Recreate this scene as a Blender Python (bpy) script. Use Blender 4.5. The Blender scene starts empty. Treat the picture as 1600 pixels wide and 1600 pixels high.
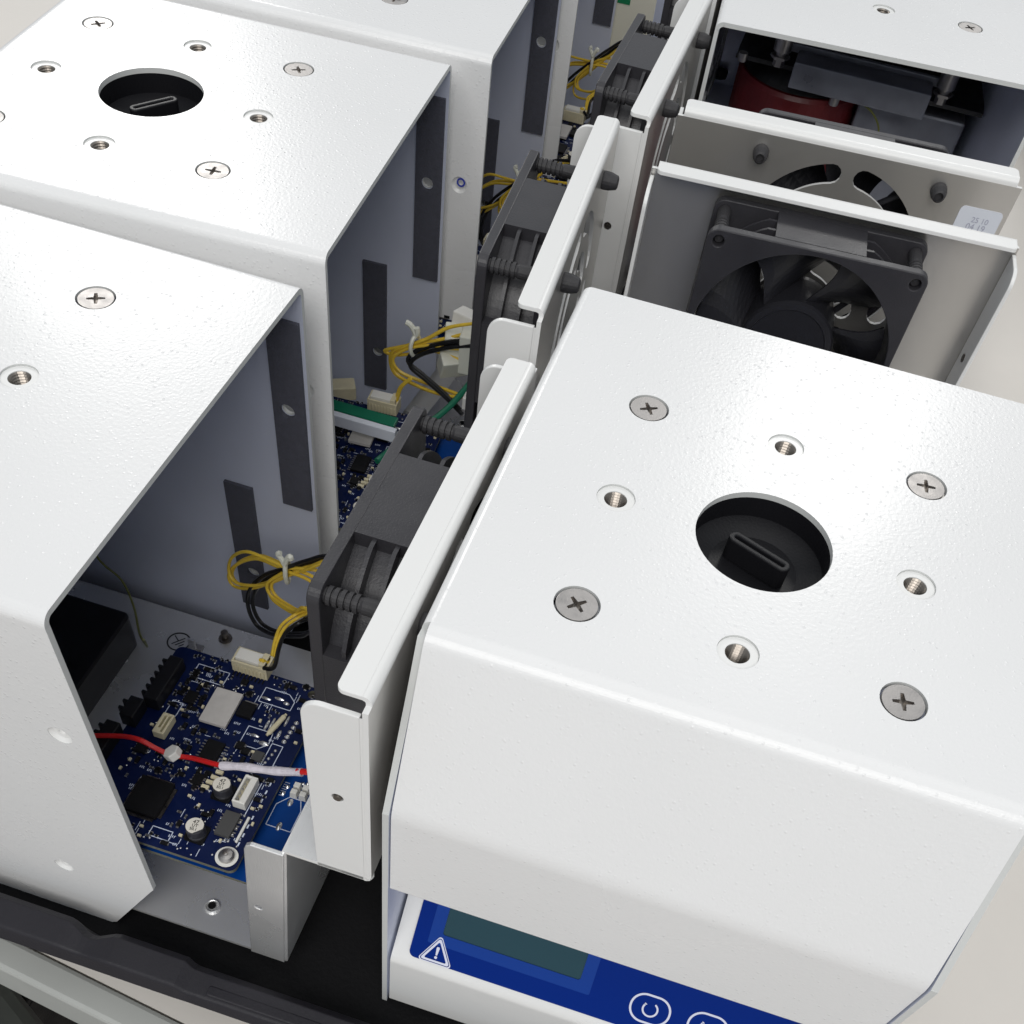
import bpy, bmesh, math, random
from mathutils import Vector, Matrix
random.seed(7)
S = bpy.context.scene
COL = S.collection
R = math.radians
PI = math.pi

# ------------------------------------------------------------------ camera
cam = bpy.data.cameras.new("Camera")
cam.sensor_width = 36.0
cam.lens = 36.08
cam.shift_x = 0.0072
cam.shift_y = 0.2381
cam.clip_start = 0.01
cam.clip_end = 50
camo = bpy.data.objects.new("Camera", cam)
COL.objects.link(camo)
rv = Vector((0.5991, -0.00669, 0.32088))
camo.matrix_world = Matrix.Translation((-0.02432, -0.21091, 0.18257)) @ Matrix.Rotation(rv.length, 4, rv.normalized())
S.camera = camo

# ------------------------------------------------------------------ light
W = bpy.data.worlds.new("World")
S.world = W
W.use_nodes = True
bg = W.node_tree.nodes["Background"]
bg.inputs[0].default_value = (0.88, 0.94, 1.0, 1)
bg.inputs[1].default_value = 0.36


def area(name, loc, target, size, power, col=(1, 0.98, 0.95)):
    l = bpy.data.lights.new(name, 'AREA')
    l.shape = 'RECTANGLE'
    l.size, l.size_y = size
    l.energy = power
    l.color = col
    o = bpy.data.objects.new(name, l)
    COL.objects.link(o)
    o.location = loc
    o.rotation_euler = (Vector(target) - Vector(loc)).to_track_quat('-Z', 'Y').to_euler()
    return o


# workshop ceiling panels seen as glare on the covers; the softboxes are added fill
area("ceiling_lamp_back", (0.36, 2.62, 1.85), (0.0, 0.1, 0), (0.5, 0.5), 9)
area("ceiling_lamp_left", (-2.0, 2.68, 1.6), (-0.23, 0.1, 0), (0.75, 0.75), 17)
area("fill_softbox_front", (0.15, -2.1, 2.1), (0, 0.1, 0), (2.4, 1.6), 48)  # broad softbox behind the camera, added to brighten faces turned to it
area("fill_softbox_above", (0.25, 0.25, 2.5), (0, 0.15, 0), (2.2, 2.2), 10)  # unseen overhead softbox, added to lift the cover tops
S.view_settings.view_transform = 'Standard'
S.view_settings.look = 'None'
S.view_settings.exposure = 0.22
S.view_settings.gamma = 1.0

# ------------------------------------------------------------------ materials
MATS = {}


def mat(name, col, rough=0.5, metal=0.0, bump=None, spec=0.5, noise=None, coat=0.0, alpha=None, trans=0.0, brushed=None):
    """bump=(scale, distance, nodules)  noise=(scale, amount)"""
    m = bpy.data.materials.new(name)
    m.use_nodes = True
    nt = m.node_tree
    b = nt.nodes["Principled BSDF"]
    b.inputs["Base Color"].default_value = (*col, 1)
    b.inputs["Roughness"].default_value = rough
    b.inputs["Metallic"].default_value = metal
    b.inputs["Specular IOR Level"].default_value = spec
    if coat:
        b.inputs["Coat Weight"].default_value = coat
        b.inputs["Coat Roughness"].default_value = 0.12
    if trans:
        b.inputs["Transmission Weight"].default_value = trans
    tc = nt.nodes.new("ShaderNodeTexCoord")
    if noise:
        n = nt.nodes.new("ShaderNodeTexNoise")
        n.inputs["Scale"].default_value = noise[0]
        n.inputs["Detail"].default_value = 6
        mp = nt.nodes.new("ShaderNodeMapRange")
        mp.inputs[1].default_value = 0.3
        mp.inputs[2].default_value = 0.7
        mp.inputs[3].default_value = 1 - noise[1]
        mp.inputs[4].default_value = 1 + noise[1]
        mx = nt.nodes.new("ShaderNodeMix")
        mx.data_type = 'RGBA'
        mx.blend_type = 'MULTIPLY'
        mx.inputs[0].default_value = 1
        mx.inputs[6].default_value = (*col, 1)
        nt.links.new(tc.outputs["Object"], n.inputs["Vector"])
        nt.links.new(n.outputs[0], mp.inputs[0])
        nt.links.new(mp.outputs[0], mx.inputs[7])
        nt.links.new(mx.outputs[2], b.inputs["Base Color"])
        rr = nt.nodes.new("ShaderNodeMapRange")
        rr.inputs[1].default_value = 0.3
        rr.inputs[2].default_value = 0.7
        rr.inputs[3].default_value = max(0.03, rough - noise[1])
        rr.inputs[4].default_value = min(1, rough + noise[1])
        nt.links.new(n.outputs[0], rr.inputs[0])
        nt.links.new(rr.outputs[0], b.inputs["Roughness"])
    if bump:
        n = nt.nodes.new("ShaderNodeTexNoise")
        n.inputs["Scale"].default_value = bump[0]
        n.inputs["Detail"].default_value = 2
        if brushed:
            mpn = nt.nodes.new("ShaderNodeMapping")
            mpn.inputs["Scale"].default_value = brushed
            nt.links.new(tc.outputs["Object"], mpn.inputs[0])
            nt.links.new(mpn.outputs[0], n.inputs["Vector"])
        else:
            nt.links.new(tc.outputs["Object"], n.inputs["Vector"])
        h = n.outputs[0]
        if bump[2]:
            # sparse powder-coat nodules: small domes in a few voronoi cells
            v = nt.nodes.new("ShaderNodeTexVoronoi")
            v.inputs["Scale"].default_value = bump[2]
            v.inputs["Randomness"].default_value = 1
            nt.links.new(tc.outputs["Object"], v.inputs["Vector"])
            m1 = nt.nodes.new("ShaderNodeMapRange")
            m1.interpolation_type = 'SMOOTHSTEP'
            m1.inputs[1].default_value = 0.0
            m1.inputs[2].default_value = 0.30
            m1.inputs[3].default_value = 1
            m1.inputs[4].default_value = 0
            nt.links.new(v.outputs["Distance"], m1.inputs[0])
            sp = nt.nodes.new("ShaderNodeSeparateColor")
            nt.links.new(v.outputs["Color"], sp.inputs[0])
            m2 = nt.nodes.new("ShaderNodeMapRange")
            m2.inputs[1].default_value = 0.05
            m2.inputs[2].default_value = 1.0
            m2.inputs[3].default_value = 0
            m2.inputs[4].default_value = 1.7
            nt.links.new(sp.outputs[0], m2.inputs[0])
            mm = nt.nodes.new("ShaderNodeMath")
            mm.operation = 'MULTIPLY'
            nt.links.new(m1.outputs[0], mm.inputs[0])
            nt.links.new(m2.outputs[0], mm.inputs[1])
            ma = nt.nodes.new("ShaderNodeMath")
            ma.operation = 'ADD'
            nt.links.new(mm.outputs[0], ma.inputs[0])
            nt.links.new(h, ma.inputs[1])
            h = ma.outputs[0]
        bp = nt.nodes.new("ShaderNodeBump")
        bp.inputs["Strength"].default_value = 1.0
        bp.inputs["Distance"].default_value = bump[1]
        nt.links.new(h, bp.inputs["Height"])
        nt.links.new(bp.outputs[0], b.inputs["Normal"])
    MATS[name] = m
    return m


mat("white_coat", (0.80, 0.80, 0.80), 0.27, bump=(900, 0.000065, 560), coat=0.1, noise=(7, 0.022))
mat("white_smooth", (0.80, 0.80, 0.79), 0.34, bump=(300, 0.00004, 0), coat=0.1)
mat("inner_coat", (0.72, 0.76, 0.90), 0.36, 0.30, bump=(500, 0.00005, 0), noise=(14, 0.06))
mat("cut_edge", (0.60, 0.61, 0.60), 0.5, bump=(900, 0.00004, 0))
mat("foam", (0.080, 0.082, 0.105), 0.85, bump=(1500, 0.0003, 0), noise=(400, 0.12))
mat("panel_grey", (0.62, 0.605, 0.58), 0.30, 0.85, bump=(300, 0.00004, 0), noise=(8, 0.04))
mat("zinc", (0.84, 0.84, 0.84), 0.28, 0.65, noise=(18, 0.10), bump=(220, 0.00006, 0), brushed=(1, 14, 1))
mat("steel", (0.47, 0.45, 0.435), 0.42, 1.0, noise=(260, 0.07), bump=(2600, 0.00003, 0))
mat("thread_steel", (0.30, 0.27, 0.24), 0.35, 1.0)
mat("steel_dark", (0.20, 0.18, 0.16), 0.38, 1.0, noise=(800, 0.15))
mat("fan_black", (0.018, 0.018, 0.022), 0.36, bump=(1800, 0.00005, 0), spec=0.3)
mat("fan_grey", (0.032, 0.031, 0.036), 0.42, spec=0.5, bump=(1800, 0.00007, 0), noise=(60, 0.08))
mat("rubber", (0.030, 0.029, 0.032), 0.6, bump=(1500, 0.0001, 0))
mat("black_plastic", (0.008, 0.008, 0.010), 0.42, bump=(1600, 0.00006, 0), spec=0.3)
mat("chip_black", (0.006, 0.006, 0.007), 0.5, bump=(3000, 0.00003, 0), spec=0.2)
mat("chip_grey", (0.06, 0.06, 0.06), 0.55)
mat("pcb_blue", (0.0022, 0.008, 0.050), 0.38, noise=(110, 0.10), bump=(700, 0.00003, 0), spec=0.25)
mat("pcb_blue_bright", (0.002, 0.042, 0.21), 0.38, noise=(110, 0.08), bump=(700, 0.00003, 0), spec=0.12)
mat("pcb_green", (0.004, 0.14, 0.075), 0.35, noise=(90, 0.1))
mat("pcb_edge", (0.12, 0.12, 0.09), 0.6, noise=(900, 0.2))
mat("silk", (0.62, 0.68, 0.82), 0.6)
mat("solder", (0.80, 0.80, 0.80), 0.22, 0.85)
mat("cream", (0.66, 0.60, 0.42), 0.45, noise=(300, 0.05))
mat("white_plastic", (0.75, 0.74, 0.70), 0.4)
mat("nylon", (0.78, 0.79, 0.70), 0.35, trans=0.1)
mat("ceramic", (0.52, 0.50, 0.48), 0.7, noise=(400, 0.05))
mat("cap_top", (0.72, 0.69, 0.62), 0.4)
mat("cap_side", (0.09, 0.09, 0.10), 0.3, 0.6)
mat("wire_yellow", (0.72, 0.50, 0.05), 0.42, noise=(300, 0.08))
mat("wire_black", (0.008, 0.008, 0.009), 0.35)
mat("wire_red", (0.60, 0.015, 0.015), 0.35)
mat("wire_green", (0.01, 0.16, 0.09), 0.4)
mat("wire_earth", (0.18, 0.19, 0.05), 0.45)
mat("sleeve", (0.66, 0.62, 0.68), 0.45, noise=(500, 0.08), bump=(900, 0.0003, 0))
mat("red_motor", (0.15, 0.012, 0.014), 0.5, noise=(60, 0.2))
mat("bracket_grey", (0.26, 0.27, 0.31), 0.42, 0.3, noise=(80, 0.15))
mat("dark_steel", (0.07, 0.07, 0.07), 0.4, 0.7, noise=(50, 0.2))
mat("film_blue", (0.0010, 0.021, 0.20), 0.35, bump=(900, 0.00003, 0), spec=0.06)
mat("film_light", (0.004, 0.042, 0.27), 0.35, bump=(900, 0.00003, 0), spec=0.15)
mat("screen", (0.016, 0.058, 0.078), 0.10, spec=0.5, noise=(20, 0.04))
mat("print_white", (0.70, 0.72, 0.85), 0.5)
mat("print_and_hole_black", (0.010, 0.010, 0.010), 0.6)
mat("print_grey", (0.40, 0.41, 0.50), 0.6)
mat("tray_black", (0.010, 0.010, 0.011), 0.55, bump=(600, 0.0002, 0), noise=(25, 0.1), spec=0.12)
mat("tray_rim", (0.022, 0.021, 0.026), 0.45, bump=(900, 0.0001, 0), noise=(40, 0.08), spec=0.25)
mat("table", (0.68, 0.645, 0.60), 0.55, noise=(9, 0.05), bump=(120, 0.0001, 0))
mat("table_edge", (0.42, 0.43, 0.41), 0.45, noise=(30, 0.04))
mat("floor", (0.58, 0.53, 0.49), 0.6, noise=(3.5, 0.10))
mat("dark_case", (0.030, 0.034, 0.030), 0.6, noise=(40, 0.15))
mat("sticker", (0.66, 0.69, 0.76), 0.5, noise=(70, 0.02))
mat("green_tape", (0.003, 0.20, 0.08), 0.5)
mat("pen_blue", (0.03, 0.05, 0.40), 0.5)
mat("yellow_lit_wall", (0.74, 0.72, 0.62), 0.5, noise=(10, 0.03))  # white coat with the yellow light on it put into the colour

# ------------------------------------------------------------------ mesh helpers


class MB:
    def __init__(self):
        self.bm = bmesh.new()
        self.mats = []

    def mi(self, m):
        if m not in self.mats:
            self.mats.append(m)
        return self.mats.index(m)

    def faces(self, vs, fs, m, smooth=False, M=None):
        i = self.mi(m)
        bv = [self.bm.verts.new((M @ Vector(v)) if M else v) for v in vs]
        for f in fs:
            try:
                q = self.bm.faces.new([bv[k] for k in f])
                q.material_index = i
                q.smooth = smooth
            except ValueError:
                pass

    def box(self, c, s, m, M=None, rot=None, top=1.0):
        hx, hy, hz = s[0] / 2, s[1] / 2, s[2] / 2
        vs = []
        for z in (-1, 1):
            k = top if z > 0 else 1.0
            for x, y in ((-1, -1), (1, -1), (1, 1), (-1, 1)):
                vs.append(Vector((x * hx * k, y * hy * k, z * hz)))
        if rot:
            rm = Matrix.Rotation(rot, 3, 'Z')
            vs = [rm @ v for v in vs]
        vs = [v + Vector(c) for v in vs]
        self.faces(vs, [(3, 2, 1, 0), (4, 5, 6, 7), (0, 1, 5, 4), (1, 2, 6, 5), (2, 3, 7, 6), (3, 0, 4, 7)], m, M=M)
        return self

    def lathe(self, c, prof, m, seg=24, M=None, axis='Z', caps=True):
        """prof: list of (r, h) ; revolved about axis through c"""
        vs, fs = [], []
        for r, h in prof:
            for k in range(seg):
                a = 2 * PI * k / seg
                p = (r * math.cos(a), r * math.sin(a), h)
                if axis == 'Y':
                    p = (p[0], p[2], -p[1])
                elif axis == 'X':
                    p = (p[2], p[0], p[1])
                vs.append(Vector(p) + Vector(c))
        n = len(prof)
        for i in range(n - 1):
            for k in range(seg):
                k2 = (k + 1) % seg
                fs.append((i * seg + k, i * seg + k2, (i + 1) * seg + k2, (i + 1) * seg + k))
        if caps and prof[0][0] > 1e-7:
            fs.append(tuple(reversed(range(seg))))
        if caps and prof[-1][0] > 1e-7:
            fs.append(tuple((n - 1) * seg + k for k in range(seg)))
        self.faces(vs, fs, m, smooth=True, M=M)
        return self

    def ring(self, c, r0, r1, z0, z1, m, seg=40, M=None):
        """closed ring (tube wall)"""
        vs, fs = [], []
        for k in range(seg):
            a = 2 * PI * k / seg
            ca, sa = math.cos(a), math.sin(a)
            for r, z in ((r0, z0), (r1, z0), (r1, z1), (r0, z1)):
                vs.append(Vector((c[0] + r * ca, c[1] + r * sa, c[2] + z)))
        for k in range(seg):
            a, b = k * 4, ((k + 1) % seg) * 4
            for j in range(4):
                j2 = (j + 1) % 4
                fs.append((a + j, b + j, b + j2, a + j2))
        self.faces(vs, fs, m, smooth=True, M=M)
        return self

    def tube(self, pts, r, m, seg=8, sub=6, closed=False):
        P = [Vector(p) for p in pts]
        if sub > 1 and len(P) > 2:
            Q = []
            for i in range(len(P) - 1):
                p0 = P[max(i - 1, 0)]
                p1, p2 = P[i], P[i + 1]
                p3 = P[min(i + 2, len(P) - 1)]
                for k in range(sub):
                    t = k / sub
                    Q.append(0.5 * ((2 * p1) + (p2 - p0) * t + (2 * p0 - 5 * p1 + 4 * p2 - p3) * t * t + (3 * p1 - p0 - 3 * p2 + p3) * t ** 3))
            Q.append(P[-1])
            P = Q
        vs, fs = [], []
        up = Vector((0.13, 0.31, 0.94)).normalized()
        n = len(P)
        for i, p in enumerate(P):
            d = (P[min(i + 1, n - 1)] - P[max(i - 1, 0)]).normalized()
            u = d.cross(up)
            if u.length < 1e-4:
                u = d.cross(Vector((1, 0, 0)))
            u.normalize()
            v = u.cross(d).normalized()
            up = v
            rr = r(i / (n - 1)) if callable(r) else r
            for k in range(seg):
                a = 2 * PI * k / seg
                vs.append(p + u * math.cos(a) * rr + v * math.sin(a) * rr)
        for i in range(n - 1):
            for k in range(seg):
                k2 = (k + 1) % seg
                fs.append((i * seg + k, i * seg + k2, (i + 1) * seg + k2, (i + 1) * seg + k))
        fs.append(tuple(reversed(range(seg))))
        fs.append(tuple((n - 1) * seg + k for k in range(seg)))
        self.faces(vs, fs, m, smooth=True)
        return self

    def strip(self, path, t, a0, a1, axis, m_out, m_in=None, m_edge=None, M=None):
        """sheet metal: open 2D path (u,v) = outer face, thickness t to the right-hand side of travel,
        extruded along axis ('X': path is (y,z); 'Y': path is (x,z))"""
        m_in = m_in or m_out
        m_edge = m_edge or m_out
        P = [Vector(p) for p in path]
        n = len(P)
        inn = []
        for i in range(n):
            ds = []
            if i > 0:
                ds.append((P[i] - P[i - 1]).normalized())
            if i < n - 1:
                ds.append((P[i + 1] - P[i]).normalized())
            ns = [Vector((d.y, -d.x)) for d in ds]
            nn = sum(ns, Vector((0, 0)))
            nn.normalize()
            k = t / max(0.3, nn.dot(ns[0]))
            inn.append(P[i] + nn * k)

        def v3(p, a):
            return (a, p.x, p.y) if axis == 'X' else (p.x, a, p.y)
        vo = [v3(p, a) for p in P for a in (a0, a1)]
        vi = [v3(p, a) for p in inn for a in (a0, a1)]
        vs = vo + vi
        N = len(vo)
        fo = [(2 * i, 2 * i + 1, 2 * i + 3, 2 * i + 2) for i in range(n - 1)]
        fi = [(N + 2 * i, N + 2 * i + 2, N + 2 * i + 3, N + 2 * i + 1) for i in range(n - 1)]
        fe = []
        for i in range(n - 1):
            fe.append((2 * i, 2 * i + 2, N + 2 * i + 2, N + 2 * i))
            fe.append((2 * i + 1, N + 2 * i + 1, N + 2 * i + 3, 2 * i + 3))
        fe.append((0, N, N + 1, 1))
        k = 2 * (n - 1)
        fe.append((k, k + 1, N + k + 1, N + k))
        self.faces(vs, fo, m_out, True, M)
        self.faces(vs, fi, m_in, True, M)
        self.faces(vs, fe, m_edge, False, M)
        return self

    def mesh(self, me, m=None, M=None, face_mat=None):
        """append an existing mesh; face_mat(normal) may pick the material"""
        b2 = bmesh.new()
        b2.from_mesh(me)
        if M:
            b2.transform(M)
        b2.normal_update()
        vm = {}
        for v in b2.verts:
            vm[v] = self.bm.verts.new(v.co)
        for f in b2.faces:
            try:
                q = self.bm.faces.new([vm[v] for v in f.verts])
                mm = face_mat(f.normal) if face_mat else m
                q.material_index = self.mi(mm)
                q.smooth = False
                q.tag = True
            except ValueError:
                pass
        b2.free()
        return self

    def build(self, name, parent=None, loc=(0, 0, 0), bevel=0, angle=38, merge=True, label=None, wn=False):
        if merge:
            bmesh.ops.remove_doubles(self.bm, verts=self.bm.verts[:], dist=1e-6)
        bmesh.ops.recalc_face_normals(self.bm, faces=self.bm.faces[:])
        ca = R(angle)
        for e in self.bm.edges:
            if len(e.link_faces) == 2:
                e.smooth = e.link_faces[0].normal.angle(e.link_faces[1].normal, 0) < ca
        for f in self.bm.faces:
            f.smooth = not f.tag
        me = bpy.data.meshes.new(name)
        self.bm.to_mesh(me)
        self.bm.free()
        for m in self.mats:
            me.materials.append(MATS[m])
        o = bpy.data.objects.new(name, me)
        COL.objects.link(o)
        o.location = loc
        if parent:
            o.parent = parent
        if bevel:
            bv = o.modifiers.new("bevel", 'BEVEL')
            bv.width = bevel
            bv.segments = 2
            bv.limit_method = 'ANGLE'
            bv.angle_limit = R(40)
        if wn:
            w = o.modifiers.new("wn", 'WEIGHTED_NORMAL')
            w.keep_sharp = True
        if label:
            o["label"] = label
        return o


def plate_mesh(outlines, thick, bevel=0.0):
    """filled 2D outlines (first = outside, others = holes) extruded symmetric about z=0"""
    cu = bpy.data.curves.new("p", 'CURVE')
    cu.dimensions = '2D'
    cu.fill_mode = 'BOTH'
    cu.extrude = thick / 2 - bevel
    cu.bevel_depth = bevel
    cu.bevel_resolution = 1
    if bevel:
        cu.offset = -bevel
    for ol in outlines:
        sp = cu.splines.new('POLY')
        sp.points.add(len(ol) - 1)
        for i, p in enumerate(ol):
            sp.points[i].co = (p[0], p[1], 0, 1)
        sp.use_cyclic_u = True
    o = bpy.data.objects.new("p", cu)
    COL.objects.link(o)
    dg = bpy.context.evaluated_depsgraph_get()
    dg.update()
    me = bpy.data.meshes.new_from_object(o.evaluated_get(dg))
    bpy.data.objects.remove(o)
    bpy.data.curves.remove(cu)
    return me


def text_mesh(s, size, thick=0.00004):
    cu = bpy.data.curves.new("t", 'FONT')
    cu.body = s
    cu.size = size
    cu.align_x = 'CENTER'
    cu.align_y = 'CENTER'
    cu.extrude = thick
    o = bpy.data.objects.new("t", cu)
    COL.objects.link(o)
    dg = bpy.context.evaluated_depsgraph_get()
    dg.update()
    me = bpy.data.meshes.new_from_object(o.evaluated_get(dg))
    bpy.data.objects.remove(o)
    bpy.data.curves.remove(cu)
    return me


def circ(cx, cy, r, n=32):
    return [(cx + r * math.cos(2 * PI * k / n), cy + r * math.sin(2 * PI * k / n)) for k in range(n)]


def rrect(x0, y0, x1, y1, r, n=6, rs=None):
    """rounded rectangle; rs = radii for (x0y0, x1y0, x1y1, x0y1)"""
    rs = rs or (r, r, r, r)
    out = []
    for (cx, cy, sx, sy, a0), rr in zip(((x0, y0, 1, 1, 180), (x1, y0, -1, 1, 270), (x1, y1, -1, -1, 0), (x0, y1, 1, -1, 90)), rs):
        if rr <= 0:
            out.append((cx, cy))
            continue
        for k in range(n + 1):
            a = R(a0 + 90 * k / n)
            out.append((cx + sx * rr + rr * math.cos(a), cy + sy * rr + rr * math.sin(a)))
    return out


def fillet(pts, rs, n=8):
    """open polyline with fillet radii at the inner points"""
    out = [pts[0]]
    for i in range(1, len(pts) - 1):
        a, b, c = Vector(pts[i - 1]), Vector(pts[i]), Vector(pts[i + 1])
        r = rs[i]
        if r <= 0:
            out.append(tuple(b))
            continue
        d1, d2 = (a - b).normalized(), (c - b).normalized()
        ang = d1.angle(d2)
        L = r / math.tan(ang / 2)
        cen = b + (d1 + d2).normalized() * (r / math.sin(ang / 2))
        p, q = b + d1 * L, b + d2 * L
        va, vb = p - cen, q - cen
        tot = va.angle_signed(vb)
        for k in range(n + 1):
            out.append(tuple(cen + Matrix.Rotation(-tot * k / n, 2) @ va))
    out.append(pts[-1])
    return out


def arc_slot(cx, cy, rad, w, a0, a1, n=16):
    """slot along an arc with rounded ends"""
    out = []
    for k in range(n + 1):
        a = R(a0 + (a1 - a0) * k / n)
        out.append((cx + (rad + w / 2) * math.cos(a), cy + (rad + w / 2) * math.sin(a)))
    ex, ey = cx + rad * math.cos(R(a1)), cy + rad * math.sin(R(a1))
    for k in range(1, 6):
        a = R(a1) + PI * k / 6
        out.append((ex + w / 2 * math.cos(a), ey + w / 2 * math.sin(a)))
    for k in range(n + 1):
        a = R(a1 + (a0 - a1) * k / n)
        out.append((cx + (rad - w / 2) * math.cos(a), cy + (rad - w / 2) * math.sin(a)))
    ex, ey = cx + rad * math.cos(R(a0)), cy + rad * math.sin(R(a0))
    for k in range(1, 6):
        a = R(a0) + PI + PI * k / 6
        out.append((ex + w / 2 * math.cos(a), ey + w / 2 * math.sin(a)))
    return out


XZ = Matrix(((1, 0, 0, 0), (0, 0, -1, 0), (0, 1, 0, 0), (0, 0, 0, 1)))   # plate (u,v) -> (x,z), normal -y
YZ = Matrix(((0, 0, 1, 0), (1, 0, 0, 0), (0, 1, 0, 0), (0, 0, 0, 1)))    # plate (u,v) -> (y,z), normal +x


def T(x, y, z):
    return Matrix.Translation((x, y, z))


def empty(name, loc, rot, label, cat, group=None):
    o = bpy.data.objects.new(name, None)
    COL.objects.link(o)
    o.empty_display_size = 0.02
    o.location = loc
    o.rotation_euler = (0, 0, rot)
    o["label"] = label
    o["category"] = cat
    if group:
        o["group"] = group
    return o


def copy_tree(o, loc, rot, label, skip=()):
    r = o.copy()
    COL.objects.link(r)
    r.location = loc
    r.rotation_euler = (0, 0, rot)
    r["label"] = label
    for ch in list(o.children):
        if ch.name.split('.')[0] in skip:
            continue
        c = ch.copy()
        COL.objects.link(c)
        c.parent = r
        for g in ch.children:
            d = g.copy()
            COL.objects.link(d)
            d.parent = c
    return r


HB = 0.183          # height of a cover above the tray floor
UP = (0, 0, HB)     # children are modelled with z=0 at the cover top

# ------------------------------------------------------------------ setting
mb = MB()
mb.faces([(-6, -6, 0), (6, -6, 0), (6, 6, 0), (-6, 6, 0)], [(0, 1, 2, 3)], "floor")
fl = mb.build("floor", loc=(0, 0, -0.95), wn=False)
fl["kind"] = "structure"
fl["label"] = "pale beige workshop floor"

# table under the tray; near edge runs at a slight angle
tb = empty("table", (0, 0, -0.95), 0, "beige topped work table with pale grey edging under the black tray", "table")
EA, EB = Vector((-0.62, -0.0513)), Vector((0.9, -0.2353))
d = (EB - EA).normalized()
nn = Vector((d.y, -d.x))
mb = MB()
top = [(EA.x, EA.y), (EB.x, EB.y), (1.0, 1.6), (-0.75, 1.6)]
mb.mesh(plate_mesh([top], 0.022), "table", T(0, 0, 0.95 - 0.221))
mb.build("tabletop", tb, wn=False)
mb = MB()
a, b = EA + nn * 0.0005, EB + nn * 0.0005
a2, b2 = EA + nn * 0.0125, EB + nn * 0.0125
mb.mesh(plate_mesh([[tuple(a), tuple(b), tuple(b2), tuple(a2)]], 0.030, 0.002), "table_edge", T(0, 0, 0.95 - 0.224))
mb.build("edging", tb)
for x, y in ((-0.60, 0.05), (0.80, -0.12), (-0.60, 1.5), (0.85, 1.5)):
    mb = MB()
    mb.box((x, y, 0.36), (0.045, 0.045, 0.715), "table_edge")
    mb.build("leg", tb, bevel=0.002)

# dark stool below the table edge, lower left
st = empty("stool", (-0.378, -0.223, -0.95), R(-27), "dark grey green stool standing on the floor at the lower left corner", "stool")
mb = MB()
mb.mesh(plate_mesh([rrect(-0.18, -0.17, 0.178, 0.17, 0.04)], 0.05, 0.008), "dark_case", T(0, 0, 0.50))
mb.build("seat", st)
for sx in (-1, 1):
    for sy in (-1, 1):
        mb = MB()
        mb.tube([(sx * 0.15, sy * 0.14, 0), (sx * 0.13, sy * 0.12, 0.476)], 0.012, "dark_steel", sub=1)
        mb.build("leg", st)

bn = empty("waste_bin", (-0.446, 0.031, -0.95), 0, "black waste bin on the floor under the near left table edge", "bin")
mb = MB()
mb.mesh(plate_mesh([rrect(-0.123, -0.119, 0.123, 0.119, 0.012), rrect(-0.116, -0.112, 0.116, 0.112, 0.010)], 0.46, 0.002), "tray_black", T(0, 0, 0.24))
mb.mesh(plate_mesh([rrect(-0.118, -0.114, 0.118, 0.114, 0.010)], 0.01), "tray_black", T(0, 0, 0.010))
mb.build("bin_body", bn)
mb = MB()
mb.mesh(plate_mesh([rrect(-0.124, -0.120, 0.124, 0.120, 0.013)], 0.008, 0.002), "tray_black", T(0, 0, 0.4745))
mb.build("bin_lid", bn)

# black plastic tray carrying all the units
tr = empty("tray", (-0.15, 0.25, -0.210), 0, "black plastic tray with a thick notched rim under all the units", "tray")
TX0, TX1, TY0, TY1 = -0.27, 0.238, -0.349, 0.36       # local extents of the tray floor
mb = MB()
mb.box(((TX0 + TX1) / 2, (TY0 + TY1) / 2, 0.0132), (TX1 - TX0, TY1 - TY0, 0.0210), "tray_black")
mb.build("tray_floor", tr)
for a0, a1, yy in ((TX0 - 0.012, TX1 + 0.012, TY0),):
    # front rim: rolled profile with a step, pieces around a notch
    def rimprof(dy, dz):
        return fillet([(yy + 0.003, 0.0262), (yy + 0.0020 - dy, 0.0400 - dz), (yy - 0.0005 - dy, 0.0422 - dz), (yy - 0.0100, 0.0412 - dz), (yy - 0.0122, 0.0345), (yy - 0.0095, 0.0338), (yy - 0.0015, 0.0262)],
                      [0, .0010, .001, .002, .0008, .0005, 0], 5)[::-1]
    prof = rimprof(0, 0)
    sections = [(TX0 - 0.012, prof)]
    for k in range(9):                 # soft finger notch in the inner edge
        w = 0.5 - 0.5 * math.cos(2 * PI * k / 8)
        sections.append((-0.0365 + 0.020 * k / 8, rimprof(0.0034 * w, 0.0009 * w)))
    sections += [(0.009, prof), (0.0115, rimprof(0.0008, 0.0014)), (0.013, rimprof(0.001, 0.0022)), (0.19, rimprof(0.001, 0.0022)), (0.195, prof), (TX1 + 0.012, prof)]
    vs, fs = [], []
    for x, pr in sections:
        vs += [(x, p[0], p[1]) for p in pr]
    L = len(prof)
    for i in range(len(sections) - 1):
        for k in range(L - 1):
            fs.append((i * L + k, i * L + k + 1, (i + 1) * L + k + 1, (i + 1) * L + k))
        fs.append((i * L + L - 1, i * L, (i + 1) * L, (i + 1) * L + L - 1))
    fs.append(tuple(range(L)))
    fs.append(tuple(reversed([(len(sections) - 1) * L + k for k in range(L)])))
    mb = MB()
    mb.faces(vs, fs, "tray_rim", True)
    # raised grip lip on the rim
    mb.mesh(plate_mesh([rrect(0.020, -0.0020, 0.18, 0.0020, 0.0012)], 0.004, 0.0006), "tray_rim", T(0, yy - 0.0068, 0.0378))
    mb.build("rim", tr, angle=30)
for x0, x1, y0, y1 in ((TX0 - 0.012, TX0, TY0, TY1), (TX1, TX1 + 0.012, TY0, TY1), (TX0 - 0.012, TX1 + 0.012, TY1, TY1 + 0.012)):
    mb = MB()
    mb.box(((x0 + x1) / 2, (y0 + y1) / 2, 0.021), (x1 - x0, y1 - y0, 0.035), "tray_rim")
    mb.build("rim", tr, bevel=0.002)

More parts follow.
